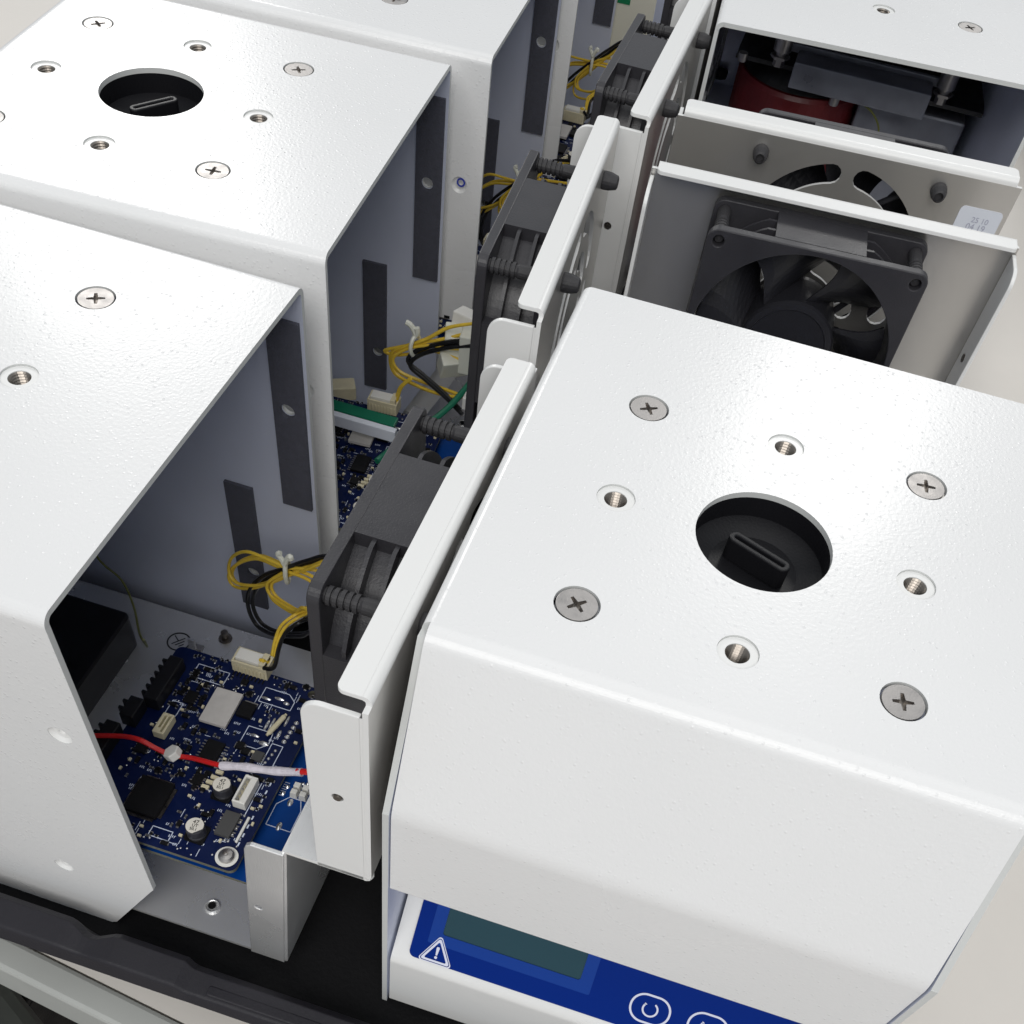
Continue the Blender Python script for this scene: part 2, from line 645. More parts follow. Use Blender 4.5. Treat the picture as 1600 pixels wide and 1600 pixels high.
# ------------------------------------------------------------------ instrument cover
CW, CB, CF = 0.0729, 0.0906, -0.0585     # half width, back edge, start of the front bend
TH = 0.0018
SA = 0.040
SCREWS = [(-SA, SA), (SA, SA), (-SA, -SA), (SA, -SA)]
INSERTS = [(0, SA), (-SA, 0), (SA, 0), (0, -SA)]
RS = 0.0034


PLUGS = ((CB - 0.0100, -0.0515), (CB - 0.0345, -0.1430))


def build_cover(loc, rot, label):
    root = empty("instrument_cover", loc, rot, label, "cover", "white sheet metal instrument covers on the tray")

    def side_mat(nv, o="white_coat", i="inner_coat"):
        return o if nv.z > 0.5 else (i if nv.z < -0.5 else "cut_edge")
    # ---- top with its side bends
    mb = MB()
    outl = rrect(-(CW - RS), CF, CW - RS, CB, 0)
    holes = [circ(0, 0, 0.0181, 64)] + [circ(x, y, 0.0058, 32) for x, y in SCREWS] + [circ(x, y, 0.0052, 32) for x, y in INSERTS]
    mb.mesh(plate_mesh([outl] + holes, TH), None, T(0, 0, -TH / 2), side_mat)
    for s in (-1, 1):
        path = []
        for k in range(9):
            a = PI / 2 * k / 8
            path.append((s * (CW - RS + RS * math.sin(a)), -RS + RS * math.cos(a)))
        if s < 0:
            path = path[::-1]
        mb.strip(path, TH, CF, CB, 'Y', "white_coat", "inner_coat", "cut_edge")
    mb.build("top_panel", root, UP, angle=30)
    # ---- front sheet: top bend, slope, soft bend, lip
    mb = MB()
    path = fillet([(CF, 0), (CF - 0.0040, 0), (-0.0838, -0.0490), (-0.0838, -0.0925), (-0.0340, -0.0925)], [0, 0.0058, 0.016, 0.0012, 0], 12)
    path = path[::-1]
    mb.strip(path, TH, -(CW - TH - 0.0004), CW - TH - 0.0004, 'X', "white_coat", "inner_coat", "white_coat")
    mb.build("front_sheet", root, UP, angle=30)
    # ---- side walls
    for s in (-1, 1):
        ol = [(CB, -RS), (CB, -0.138), (CB - 0.0015, -0.1405), (CB - 0.0235, -0.181), (CB - 0.026, -0.183), (-0.0845, -0.183), (-0.0845, -0.0485)]
        ol += [(CF - 0.0040 - 0.0218 * (1 - k / 4) , -0.0485 + 0.0425 * k / 4) for k in range(0, 4)]
        ol += [(CF - 0.003, -0.0030), (CF, -RS)]
        hs = [circ(CB - 0.0075, -0.047, 0.0024, 20), circ(CB - 0.030, -0.135, 0.0024, 20)]
        mb = MB()
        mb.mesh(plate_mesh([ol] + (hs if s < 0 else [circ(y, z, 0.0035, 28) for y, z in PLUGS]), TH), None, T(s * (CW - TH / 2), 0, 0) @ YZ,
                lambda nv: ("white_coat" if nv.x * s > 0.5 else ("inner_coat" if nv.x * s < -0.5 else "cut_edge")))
        mb.build("side_wall", root, UP, wn=False)
    for y, z in PLUGS:
        mb = MB()
        mb.lathe((CW, y, z), [(0.0036, -0.0001), (0.0024, -0.0011), (0.0011, -0.0012), (0.0009, -0.0020), (0.00001, -0.0020)], "white_smooth", 28, axis='X', caps=False)
        mb.build("countersink", root, UP)
    # ---- foam strips inside one wall
    for (y0, y1, z0, z1, hz) in ((CB - 0.0128, CB - 0.0012, -0.0905, -0.0125, -0.047), (CB - 0.0370, CB - 0.0255, -0.156, -0.0885, -0.135)):
        hy = CB - 0.0075 if hz > -0.1 else CB - 0.030
        mb = MB()
        mb.mesh(plate_mesh([rrect(y0, z0, y1, z1, 0), circ(hy, hz, 0.0027, 20)], 0.0014), "foam", T(-(CW - TH - 0.0008), 0, 0) @ YZ)
        mb.build("foam_strip", root, UP, wn=False)
    # ---- countersunk screws
    for i, (x, y) in enumerate(SCREWS):
        mb = MB()
        a0 = [0.5, 0.1, 0.75, 0.2][i]
        cr = []
        for k in range(4):
            a = a0 + k * PI / 2
            for du, dv in ((0.0026, -0.00038), (0.0026, 0.00038), (0.0006, 0.0006)):
                cr.append((du * math.cos(a) - dv * math.sin(a), du * math.sin(a) + dv * math.cos(a)))
        mb.mesh(plate_mesh([circ(0, 0, 0.0052, 40), cr], 0.0011, 0.00008), "steel", T(x, y, -0.00075))
        mb.lathe((x, y, -0.0034), [(0.0012, 0), (0.0030, 0.0022)], "steel_dark", 20)
        mb.lathe((x, y, -0.0030), [(0.0020, -0.006), (0.0022, 0), (0.0047, 0.0017)], "steel", 24)
        mb.build("screw", root, UP, merge=False)
    # ---- threaded inserts
    for x, y in INSERTS:
        mb = MB()
        mb.ring((x, y, -0.0018), 0.0031, 0.00515, 0, 0.0012, "white_smooth", 32)
        mb.build("insert_ring", root, UP)
        mb = MB()
        prof = []
        for k in range(14):
            prof.append((0.0030 - (0.0004 if k % 2 else 0), -0.0008 - 0.00045 * k))
        prof += [(0.0030, -0.0075), (0.0046, -0.0075), (0.0046, -0.0019), (0.0031, -0.0019)]
        mb.lathe((x, y, 0), prof[::-1], "thread_steel", 24, caps=False)
        mb.lathe((x, y, -0.0078), [(0.0001, 0), (0.0045, 0)], "print_and_hole_black", 20)  # black disc stands for the shade at the bottom of the bore
        mb.build("threaded_insert", root, UP, angle=70, merge=False)
    # ---- black drive socket below the round opening
    mb = MB()
    mb.lathe((0, 0, 0), [(0.0001, -0.0125), (0.012, -0.0123), (0.0215, -0.0095), (0.0225, -0.0022), (0.0180, -0.0020), (0.0183, -0.0085), (0.0120, -0.0105), (0.00001, -0.0107)], "black_plastic", 64)
    mb.mesh(plate_mesh([rrect(-0.0092, -0.0021, 0.0092, 0.0021, 0.0020), rrect(-0.0076, -0.0006, 0.0076, 0.0006, 0.0005)], 0.0070, 0.0004), "black_plastic", T(0, 0, -0.0072))
    mb.box((0, 0, -0.0092), (0.0165, 0.003, 0.003), "print_and_hole_black")
    mb.build("drive_socket", root, UP, merge=False)
    # ---- recessed control panel under the lip
    mb = MB()
    path = fillet([(-0.0385, -0.0946), (-0.0848 + 0.0004, -0.1433), (-0.0846, -0.1815), (-0.060, -0.1815)], [0, 0.006, 0.003, 0], 8)[::-1]
    mb.strip(path, TH, -(CW - TH - 0.0010), CW - TH - 0.0010, 'X', "white_smooth", "inner_coat", "white_smooth")
    panel = mb.build("control_panel", root, UP, angle=30)
    return root, panel


N = [0, 0, -0.183]
FLOORZ = -0.183
# the closed unit at the right front
front, fpanel = build_cover((0, 0, FLOORZ), 0, "large closed white unit at the right front with blue keypad below its sloping face")
front["category"] = "instrument"
front.name = "bench_instrument"
del front["group"]


def ch(root, nm):
    return [c for c in root.children if c.name.split('.')[0] == nm]


COVG = "white sheet metal instrument covers on the tray"


def new_cover(x, y, rot, label, foam=True, plug=True, sock=0.0):
    r = copy_tree(front, (x, y, FLOORZ), rot, label, () if foam else ("foam_strip",))
    r.name = "instrument_cover"
    r["category"] = "cover"
    r["group"] = COVG
    for c in ch(r, "drive_socket"):
        c.rotation_euler = (0, 0, sock)
    return r


HPI = PI / 2
L1 = new_cover(-0.24385, -0.01552, -HPI - 0.0034, "white cover nearest the lower left, open end showing the blue circuit board", sock=1.1)
L2 = new_cover(-0.24591, 0.13868, -HPI + 0.0537, "white cover with the lamp glare round its hole, second from the left front", sock=0.98 + HPI - 0.05)
L3 = new_cover(-0.23982, 0.29314, -HPI + 0.0484, "third white cover of the left row with a blue pen ring on its wall", sock=0.3)
L4 = new_cover(-0.2400, 0.4480, -HPI + 0.04, "fourth cover of the left row, only its bluish inside wall visible at the top", sock=0.7)
L5 = new_cover(-0.2230, 0.6035, -HPI + 0.04, "farthest cover at the top with a green tape mark on its wall tinted for yellow light", sock=0.2)
C2 = new_cover(-0.0052, 0.4068, PI + 0.083, "white cover at the upper right whose dark opening shows a grey bracket and red motor", foam=False, sock=0.2)
L1.location.z -= 0.0032
L2.location.z -= 0.0013
for c in ch(front, "drive_socket"):
    c.rotation_euler = (0, 0, R(-23))

mb = MB()
mb.mesh(plate_mesh([circ(0, 0, 0.0019, 24), circ(0, 0, 0.0012, 24)], 0.0001), "pen_blue", T(CW + 0.0004, CB - 0.0092, -0.0500) @ YZ)
mb.build("pen_mark", L3, UP, wn=False)
mb = MB()
mb.box((CW + 0.0002, CB - 0.0200, -0.0790), (0.0003, 0.0080, 0.0042), "green_tape")
mb.build("tape_mark", L5, UP)
for c in ch(L5, "side_wall")[:]:
    if c.data is ch(front, "side_wall")[1].data:
        c.data = c.data.copy()
        for i, m in enumerate(c.data.materials):
            if m.name == "white_coat":
                c.data.materials[i] = MATS["yellow_lit_wall"]  # recoloured as if lit yellow

# ---- keypad film, screen, symbols on the front unit
ks = Vector((0, 0.681, 0.732))                     # up the slope
kn = Vector((0, -0.732, 0.681))                    # out of the slope
KO = Vector((0, -0.0846, -0.1431)) + kn * 0.0004
KM = Matrix(((1, ks.x, kn.x, KO.x), (0, ks.y, kn.y, KO.y), (0, ks.z, kn.z, KO.z), (0, 0, 0, 1)))


def kp(outl, thick, m, lift, name, parent, me=None, off=(0, 0)):
    mb = MB()
    mb.mesh(me or plate_mesh(outl, thick), m, KM @ T(off[0], off[1], lift))
    return mb.build(name, parent, wn=False)


SX0, SX1, SY0, SY1 = -0.0553, -0.0080, 0.0148, 0.036
film = kp([rrect(-0.0645, 0.0040, 0.0645, 0.044, 0.0022), rrect(SX0, SY0, SX1, SY1, 0.001)], 0.0004, "film_blue", 0.0002, "keypad_film", fpanel)
film.parent = fpanel
kp([rrect(SX0 - 0.0042, SY0 - 0.0040, SX1 + 0.0042, SY1 + 0.004, 0.0006), rrect(SX0, SY0, SX1, SY1, 0.001)], 0.0001, "film_light", 0.00047, "screen_border", fpanel)
kp([rrect(SX0 - 0.0003, SY0 - 0.0003, SX1 + 0.0003, SY1, 0)], 0.0002, "screen", 0.00012, "display_screen", fpanel)


def tri(cx, cy, r, rr):
    pts = []
    for k in range(3):
        a = R(90 + 120 * k)
        c = Vector((cx + (r - 2 * rr) * math.cos(a), cy + (r - 2 * rr) * math.sin(a)))
        for j in range(-4, 5):
            b = a + R(60) * j / 4
            pts.append((c.x + rr * math.cos(b), c.y + rr * math.sin(b)))
    return pts


tx, ty = -0.0554, 0.0076
kp([tri(tx, ty, 0.0071, 0.0009), tri(tx, ty, 0.00655, 0.0008)], 0.0001, "print_white", 0.00062, "warning_border", fpanel)
mb = MB()
mb.mesh(plate_mesh([tri(tx, ty, 0.0060, 0.0006), tri(tx, ty, 0.0046, 0.0004)], 0.0001), "print_white", KM @ T(0, 0, 0.00062))
mb.mesh(plate_mesh([[(tx - 0.00028, ty - 0.0004), (tx + 0.00028, ty - 0.0004), (tx + 0.00052, ty + 0.0020), (tx + 0.0004, ty + 0.0026), (tx - 0.0004, ty + 0.0026), (tx - 0.00052, ty + 0.0020)]], 0.0001), "print_white", KM @ T(0, 0, 0.00062))
mb.mesh(plate_mesh([circ(tx, ty - 0.0012, 0.0005, 16)], 0.0001), "print_white", KM @ T(0, 0, 0.00062))
mb.build("warning_triangle", fpanel, wn=False)
for i, bx in enumerate((0.0163, 0.0355)):
    by = 0.0128
    mb = MB()
    mb.mesh(plate_mesh([rrect(bx - 0.0068, by - 0.0052, bx + 0.0068, by + 0.0052, 0.0050, 10), rrect(bx - 0.0061, by - 0.0045, bx + 0.0061, by + 0.0045, 0.0043, 10)], 0.0001), "print_white", KM @ T(0, 0, 0.00048))
    a0, a1 = ((130, 415) if i == 0 else (-230, 50))
    mb.mesh(plate_mesh([arc_slot(bx, by, 0.0024, 0.0006, a0 + 20, a1, 24)], 0.0001), "print_white", KM @ T(0, 0, 0.00048))
    tipa = R(a0 + 12)
    px_, py_ = bx + 0.0024 * math.cos(tipa), by + 0.0024 * math.sin(tipa)
    mb.mesh(plate_mesh([circ(px_, py_, 0.00055, 3)], 0.0001), "print_white", KM @ T(0, 0, 0.00048))
    mb.build("keypad_button", fpanel, wn=False)

# ------------------------------------------------------------------ rear chassis with fan, board and wiring
FX, FZ = -0.0028, -0.0485           # fan centre
PT = 0.0015


def clip_circle_square(r, h, n=96, cr=0.004):
    out = []
    for k in range(n):
        a = 2 * PI * k / n
        c, s = math.cos(a), math.sin(a)
        m = min(r, h / max(abs(c), abs(s), 1e-6))
        out.append((m * c, m * s))
    return out


def build_chassis(loc, rot, label):
    root = empty("rear_chassis", loc, rot, label, "chassis", "rear chassis pulled out of their covers")
    # ---- rear panel with vents
    vents = []
    for rad, w in ((0.0338, 0.0076), (0.0205, 0.0066)):
        gap = 0.0062 / rad * 180 / PI / 2 + 2.5
        for q in range(4):
            vents.append(arc_slot(FX, FZ, rad, w, 90 * q + gap + 3, 90 * q + 90 - gap - 3))
    ph = [circ(FX + sx * 0.0358, FZ + sz * 0.0358, 0.0021, 16) for sx in (-1, 1) for sz in (-1, 1)]
    mb = MB()
    mb.mesh(plate_mesh([rrect(-0.0685, -0.0870, 0.0685, -0.0060, 0)] + vents + ph, PT), None, T(0, -PT / 2, 0) @ XZ, lambda nv: "panel_grey" if abs(nv.y) > 0.5 else "white_smooth")
    mb.mesh(plate_mesh([rrect(-0.0662, -0.0088, 0.0662, -0.0022, 0, 6, rs=(0.0020, 0.0020, 0, 0))], PT, 0.0002), "white_smooth", T(0, 0, -0.0030 - PT / 2))
    mb.strip(fillet([(-0.0022, -0.0030), (0, -0.0030), (0, -0.0060)], [0, 0.0021, 0], 8), PT, -0.0662, 0.0662, 'X', "white_smooth")
    mb.build("rear_panel", root, UP, angle=30)
    for s in (-1, 1):
        mb = MB()
        ol = rrect(-0.0170, -0.0895, -0.0022, -0.0082, 0, 8, rs=(0, 0, 0, 0.0055))
        mb.mesh(plate_mesh([ol, circ(-0.0090, -0.0470, 0.0016, 16)], PT, 0.0003), "white_smooth", T(s * (0.0685 - PT / 2), 0, 0) @ YZ)
        path = []
        for k in range(7):
            a = PI / 2 * k / 6
            path.append((s * (0.0685 - 0.0022 + 0.0022 * math.sin(a)), -0.0022 + 0.0022 * math.cos(a)))
        # rounded vertical corner between the panel and the flange
        vs, fs = [], []
        for (x, y) in path:
            vs += [(x, y, -0.0895), (x, y, -0.0082)]
        for k in range(6):
            fs.append((2 * k, 2 * k + 1, 2 * k + 3, 2 * k + 2))
        mb.faces(vs, fs, "white_smooth", True)
        mb.lathe((s * 0.0679, -0.0090, -0.0470), [(0.0016, -0.0012), (0.0011, 0.0009)], "steel_dark", 16, axis='X')
        mb.build("side_flange", root, UP, angle=30, wn=False)
    # ---- platform, step wall and bottom plate
    mb = MB()
    path = fillet([(-0.0004, -0.0875), (-0.0004, -0.0890), (-0.0268, -0.0890)], [0, 0.001, 0], 4)
    mb.strip(path, PT, -0.0685, 0.0685, 'X', "white_smooth", "zinc", "white_smooth")
    mb.build("platform", root, UP, angle=30)
    mb = MB()
    path = fillet([(-0.0268, -0.0893), (-0.0336, -0.1775), (-0.205, -0.1775)], [0, 0.0015, 0], 4)
    mb.strip(path, PT, -0.0680, 0.0680, 'X', "zinc", "zinc", "zinc")
    bp = mb.build("bottom_plate", root, UP, angle=30)
    for s in (-1, 1):
        mb = MB()
        ol = [(-0.0275, -0.0900), (-0.0345, -0.1765), (-0.0475, -0.1765), (-0.0405, -0.0940), (-0.0397, -0.0915), (-0.0380, -0.0900)]
        mb.mesh(plate_mesh([ol, circ(-0.0400, -0.1340, 0.0015, 14)], PT, 0.0003), "zinc" , T(s * 0.0683, 0, 0) @ YZ)
        mb.build("corner_ear", root, UP, wn=False)
    mb = MB()
    mb.lathe((0.058, -0.068, -0.1760), [(0.0014, 0.0004), (0.0024, 0.0012), (0.0028, 0.0008), (0.0028, 0.0)], "zinc", 20)
    mb.lathe((0.058, -0.068, -0.1756), [(0.0001, 0.0011), (0.0015, 0.0011)], "print_and_hole_black", 16)  # shaded bore of the nut drawn as a black disc
    mb.build("press_nut", bp, merge=False)
    # ---- fan
    h = 0.040
    mb = MB()
    FY0, FY1 = -0.0290, -0.0040
    pins = [circ(sx * 0.0358, sz * 0.0358, 0.0021, 16) for sx in (-1, 1) for sz in (-1, 1)]
    MF = T(FX, 0, FZ)
    for yc in (FY0 + 0.0018, FY1 - 0.0018):
        mb.mesh(plate_mesh([rrect(-h, -h, h, h, 0.004), circ(0, 0, 0.0378, 64)] + pins, 0.0036, 0.0004), "fan_grey", MF @ T(0, yc, 0) @ XZ)
    # barrel and ribs
    mb.mesh(plate_mesh([clip_circle_square(0.0393, h), circ(0, 0, 0.0378, 64)], 0.0178), "fan_grey", MF @ T(0, (FY0 + FY1) / 2, 0) @ XZ)
    for yy in (-0.0197, -0.0133):
        mb.mesh(plate_mesh([clip_circle_square(0.0440, h - 0.0006), circ(0, 0, 0.0390, 64)], 0.0012), "fan_grey", MF @ T(0, yy, 0) @ XZ)
    # solid blocks mid-side
    for k in range(4):
        mm = MF @ Matrix.Rotation(k * PI / 2, 4, 'Y')
        x0 = 0.0165
        vs = [(-x0, FY0 + .0036, 0.0376), (x0, FY0 + .0036, 0.0376), (x0, FY1 - .0036, 0.0376), (-x0, FY1 - .0036, 0.0376),
              (-x0, FY0 + .0036, h), (x0, FY0 + .0036, h), (x0, FY1 - .0036, h), (-x0, FY1 - .0036, h)]
        zz = math.sqrt(0.0378 ** 2 - x0 ** 2)
        vs[0] = (-x0, vs[0][1], 0.0368); vs[1] = (x0, vs[1][1], 0.0368); vs[2] = (x0, vs[2][1], 0.0368); vs[3] = (-x0, vs[3][1], 0.0368)
        vs = [Vector(v) for v in vs]
        # keep the block outside the bore: only two end wedges and the outer face
        for sx in (-1, 1):
            w = [(sx * x0, FY0 + .0036, zz), (sx * x0, FY1 - .0036, zz), (sx * x0, FY1 - .0036, h), (sx * x0, FY0 + .0036, h)]
            mb.faces(w, [(0, 1, 2, 3)], "fan_grey", M=mm)
        w = [(-x0, FY0 + .0036, h - 0.00002), (x0, FY0 + .0036, h - 0.00002), (x0, FY1 - .0036, h - 0.00002), (-x0, FY1 - .0036, h - 0.00002)]
        mb.faces(w, [(0, 1, 2, 3)], "fan_grey", M=mm)
    # motor mount and struts at the panel side
    mb.lathe((FX, FY1 - 0.003, FZ), [(0.0170, 0), (0.0170, 0.0026)], "fan_black", 40, axis='Y')
    for k in range(4):
        a = R(20 + 90 * k)
        for w in (-0.0012, 0.0012):
            pass
        p0 = (FX + 0.016 * math.cos(a), FY1 - 0.0018, FZ + 0.016 * math.sin(a))
        p1 = (FX + 0.0384 * math.cos(a + 0.35), FY1 - 0.0018, FZ + 0.0384 * math.sin(a + 0.35))
        mb.tube([p0, p1], 0.0013, "fan_black", 6, 1)
    fan = mb.build("fan", root, UP, merge=False, angle=35, wn=False)
    # impeller
    mb = MB()
    prof = [(0.0178, -0.008), (0.0178, -0.0240), (0.0172, -0.0252), (0.0150, -0.0256), (0.0146, -0.0251), (0.0001, -0.0251)]
    mb.lathe((FX, 0, FZ), prof, "fan_black", 56, axis='Y')
    for k in range(7):
        a0 = 2 * PI * k / 7 + 0.2
        nu, nv = 8, 6
        vs, fs = [], []
        for side in (0, 1):
            for i in range(nu + 1):
                u = i / nu
                rad = 0.0172 + (0.0363 - 0.0172) * u
                for j in range(nv + 1):
                    v = j / nv
                    span = R(42) + R(9) * u
                    ang = a0 - (span * (v - 0.5) + R(14) * u + 0.10 * math.sin(PI * u))
                    y = -0.0225 + 0.0145 * (v ** 1.25) + side * 0.0009 - 0.0012 * math.sin(PI * v)
                    if u > 0.85:
                        y += 0
                    vs.append((FX + rad * math.cos(ang), y, FZ + rad * math.sin(ang)))
        K = (nu + 1) * (nv + 1)
        for i in range(nu):
            for j in range(nv):
                q = (i * (nv + 1) + j, (i + 1) * (nv + 1) + j, (i + 1) * (nv + 1) + j + 1, i * (nv + 1) + j + 1)
                fs.append(q)
                fs.append(tuple(K + t for t in reversed(q)))
        for i in range(nu):
            for j in (0, nv):
                a, b = i * (nv + 1) + j, (i + 1) * (nv + 1) + j
                fs.append((a, b, K + b, K + a))
        for j in range(nv):
            a, b = nu * (nv + 1) + j, nu * (nv + 1) + j + 1
            fs.append((a, b, K + b, K + a))
        mb.faces(vs, fs, "fan_black", True)
    mb.build("impeller", fan, angle=50, merge=False, wn=False)
    # rubber rivets
    for sx in (-1, 1):
        for sz in (-1, 1):
            x, z = FX + sx * 0.0358, FZ + sz * 0.0358
            prof = [(0.0001, -0.0272), (0.0015, -0.0270), (0.0020, -0.0262), (0.0020, -0.0250)]
            yy = -0.0246
            for q in range(5):
                prof += [(0.0026, yy), (0.0026, yy + 0.0011), (0.0020, yy + 0.0012), (0.0020, yy + 0.0017)]
                yy += 0.0018
            prof += [(0.0023, -0.0150), (0.0025, -0.0080), (0.0022, -0.0072), (0.0022, -0.0020), (0.0026, -0.0016), (0.0032, 0.0006), (0.0031, 0.0030), (0.0024, 0.0056), (0.0017, 0.0060), (0.0016, 0.0045), (0.0001, 0.0045)]
            mb = MB()
            mb.lathe((x, 0, z), prof, "rubber", 18, axis='Y')
            mb.build("rubber_rivet", fan, angle=50, merge=False, wn=False)
    return root


def Q(x, y, z=0.0):
    """photographed lower-left unit: plan position -> chassis local"""
    return Vector((-(y + 0.0165), x + 0.076, z))


ZM = -0.1134      # top of main board
ZL = -0.1194      # top of lower board


def build_board(root):
    # lower board
    mb = MB()
    x0, x1 = -0.0060, 0.0712 - 0.0005
    mb.mesh(plate_mesh([rrect(x0, -0.1035, x1 - 0.0008, -0.0378, 0.0015)], 0.0016), None, T(0, 0, ZL - 0.0008), lambda nv: "pcb_blue_bright" if abs(nv.z) > .5 else "pcb_edge")
    low = mb.build("lower_board", root, UP, wn=False)
    # main board
    mb = MB()
    hole1 = (0.0665, -0.0526)
    mb.mesh(plate_mesh([rrect(-0.0066, -0.1055, 0.0707, -0.0472, 0.0025), circ(-0.0035, -0.0520, 0.0018, 20)], 0.0016), None, T(0, 0, ZM - 0.0008), lambda nv: "pcb_blue" if abs(nv.z) > .5 else "pcb_edge")
    brd = mb.build("circuit_board", root, UP, wn=False)

    def part(mb, name, parent=brd, bevel=0.0, **k):
        return mb.build(name, parent, bevel=bevel, merge=False, wn=False, **k)

    def pins(mb, c, n, pitch, dx, ln, m="steel", rot=0.0, side='both', w=0.0004):
        """rows of gull-wing legs either side of a body at c"""
        M = T(*c) @ Matrix.Rotation(rot, 4, 'Z')
        for i in range(n):
            u = (i - (n - 1) / 2) * pitch
            for s in ((-1, 1) if side == 'both' else (1,)):
                mb.box((u, s * (dx + ln / 2), 0.0003), (w, ln, 0.0003), m, M=M)
    # --- large square chip with legs on four sides
    c = Q(-0.1603, -0.0717, ZM)
    mb = MB()
    mb.box((c.x, c.y, ZM + 0.0011), (0.0135, 0.0115, 0.0015), "chip_black")
    pins(mb, c, 24, 0.00050, 0.0058, 0.0011, "steel_dark", w=0.00028)
    pins(mb, c, 20, 0.00050, 0.0068, 0.0011, "steel_dark", rot=PI / 2, w=0.00028)
    part(mb, "processor_chip")
    # --- thermal pad covered chip
    c = Q(-0.1542, -0.0312, ZM)
    mb = MB()
    mb.box((c.x, c.y, ZM + 0.0008), (0.0125, 0.0078, 0.0014), "chip_black")
    mb.mesh(plate_mesh([rrect(-0.0075, -0.0049, 0.0075, 0.0049, 0.0002)], 0.0012), "ceramic", T(c.x, c.y, ZM + 0.0022) @ Matrix.Rotation(0.02, 4, 'Z'))
    part(mb, "thermal_pad")
    # --- wide SOIC below
    c = Q(-0.1497, -0.0490, ZM)
    mb = MB()
    mb.box((c.x, c.y, ZM + 0.0008), (0.0100, 0.0062, 0.0012), "chip_black")
    pins(mb, c, 8, 0.00127, 0.0033, 0.0013, "steel")
    part(mb, "driver_chip")
    # --- SOIC near the lower right with white strip beside it
    c = Q(-0.1323, -0.0722, ZM)
    mb = MB()
    mb.box((c.x, c.y, ZM + 0.0009), (0.0092, 0.0052, 0.0014), "chip_grey")
    pins(mb, c, 6, 0.0013, 0.0026, 0.0010, "steel")
    part(mb, "regulator_chip")
    mb = MB()
    mb.box((c.x, c.y + 0.0052, ZM + 0.0005), (0.0100, 0.0009, 0.0009), "white_plastic")
    part(mb, "jumper_bar", bevel=0.0002)
    # --- power transistor
    c = Q(-0.1462, -0.0284, ZM)
    mb = MB()
    mb.box((c.x, c.y, ZM + 0.0010), (0.0062, 0.0054, 0.0018), "chip_black")
    mb.box((c.x - 0.0036, c.y, ZM + 0.0004), (0.0014, 0.0050, 0.0006), "steel")
    part(mb, "power_transistor", bevel=0.0002)
    for (x, y, sx, sy) in ((-0.1345, -0.0445, 0.0038, 0.0034), (-0.1420, -0.0425, 0.0028, 0.0026), (-0.1393, -0.0440, 0.0024, 0.0026), (-0.1490, -0.0598, 0.0040, 0.0032), (-0.1665, -0.0300, 0.0050, 0.0038), (-0.1600, -0.0520, 0.0024, 0.0024), (-0.1720, -0.0545, 0.0050, 0.0040)):
        c = Q(x, y, ZM)
        mb = MB()
        mb.box((c.x, c.y, ZM + 0.0007), (sx, sy, 0.0011), "chip_grey" if x == -0.1345 else "chip_black")
        pins(mb, c, 4, sx / 4.3, sy / 2, 0.0006, "steel")
        part(mb, "small_chip")
    # --- ten way header with plug, cream
    c = Q(-0.1520, -0.0098, ZM)
    mb = MB()
    Lh = 0.0135
    for s in (-1, 1):
        mb.box((c.x + s * 0.0031, c.y, ZM + 0.0030), (0.0008, Lh, 0.0056), "cream")
        mb.box((c.x, c.y + s * (Lh / 2 - 0.0004), ZM + 0.0030), (0.0062, 0.0008, 0.0056), "cream")
    for k in range(9):
        u = (k - 4) * 0.00142
        mb.box((c.x + 0.0037, c.y + u, ZM + 0.0022), (0.0006, 0.00035, 0.0036), "cream")
        mb.box((c.x + 0.0047, c.y + u, ZM + 0.00035), (0.0020, 0.0005, 0.0004), "chip_black")
    mb.box((c.x, c.y, ZM + 0.0008), (0.0058, Lh - 0.001, 0.0012), "cream")
    part(mb, "header_socket", bevel=0.00015)
    mb = MB()
    mb.box((c.x - 0.0001, c.y, ZM + 0.0042), (0.0048, Lh - 0.0021, 0.0054), "white_plastic")
    mb.box((c.x - 0.0001, c.y + 0.0046, ZM + 0.0063), (0.0058, 0.0022, 0.0022), "cream")
    part(mb, "header_plug", bevel=0.00025)
    # --- small beige header
    c = Q(-0.1687, -0.0450, ZM)
    MM = T(c.x, c.y, ZM)
    mb = MB()
    mb.mesh(plate_mesh([rrect(-0.0043, -0.0021, 0.0043, 0.0021, 0.0004), rrect(-0.0032, -0.0010, 0.0020, -0.0002, 0.0001), rrect(-0.0034, 0.0004, 0.0034, 0.0012, 0.0001)], 0.0034, 0.0002), "cream", MM @ T(0, 0, 0.0020))
    mb.box((c.x, c.y, ZM + 0.0008), (0.0078, 0.0034, 0.0012), "wire_earth")
    part(mb, "small_header")
    # --- pale header near the board edge
    c = Q(-0.1317, -0.0597, ZM)
    MM = T(c.x, c.y, ZM)
    mb = MB()
    mb.mesh(plate_mesh([rrect(-0.0055, -0.0023, 0.0055, 0.0023, 0.0003), rrect(-0.0047, -0.0015, 0.0047, 0.0000, 0.0002)], 0.0042, 0.0003), "white_plastic", MM @ T(0, 0, 0.0022))
    mb.box((c.x, c.y, ZM + 0.0010), (0.0100, 0.0040, 0.0018), "cream")
    for k in range(5):
        mb.box((c.x + (k - 2) * 0.0019, c.y - 0.0008, ZM + 0.0028), (0.0005, 0.0005, 0.0026), "solder")
    part(mb, "edge_header")
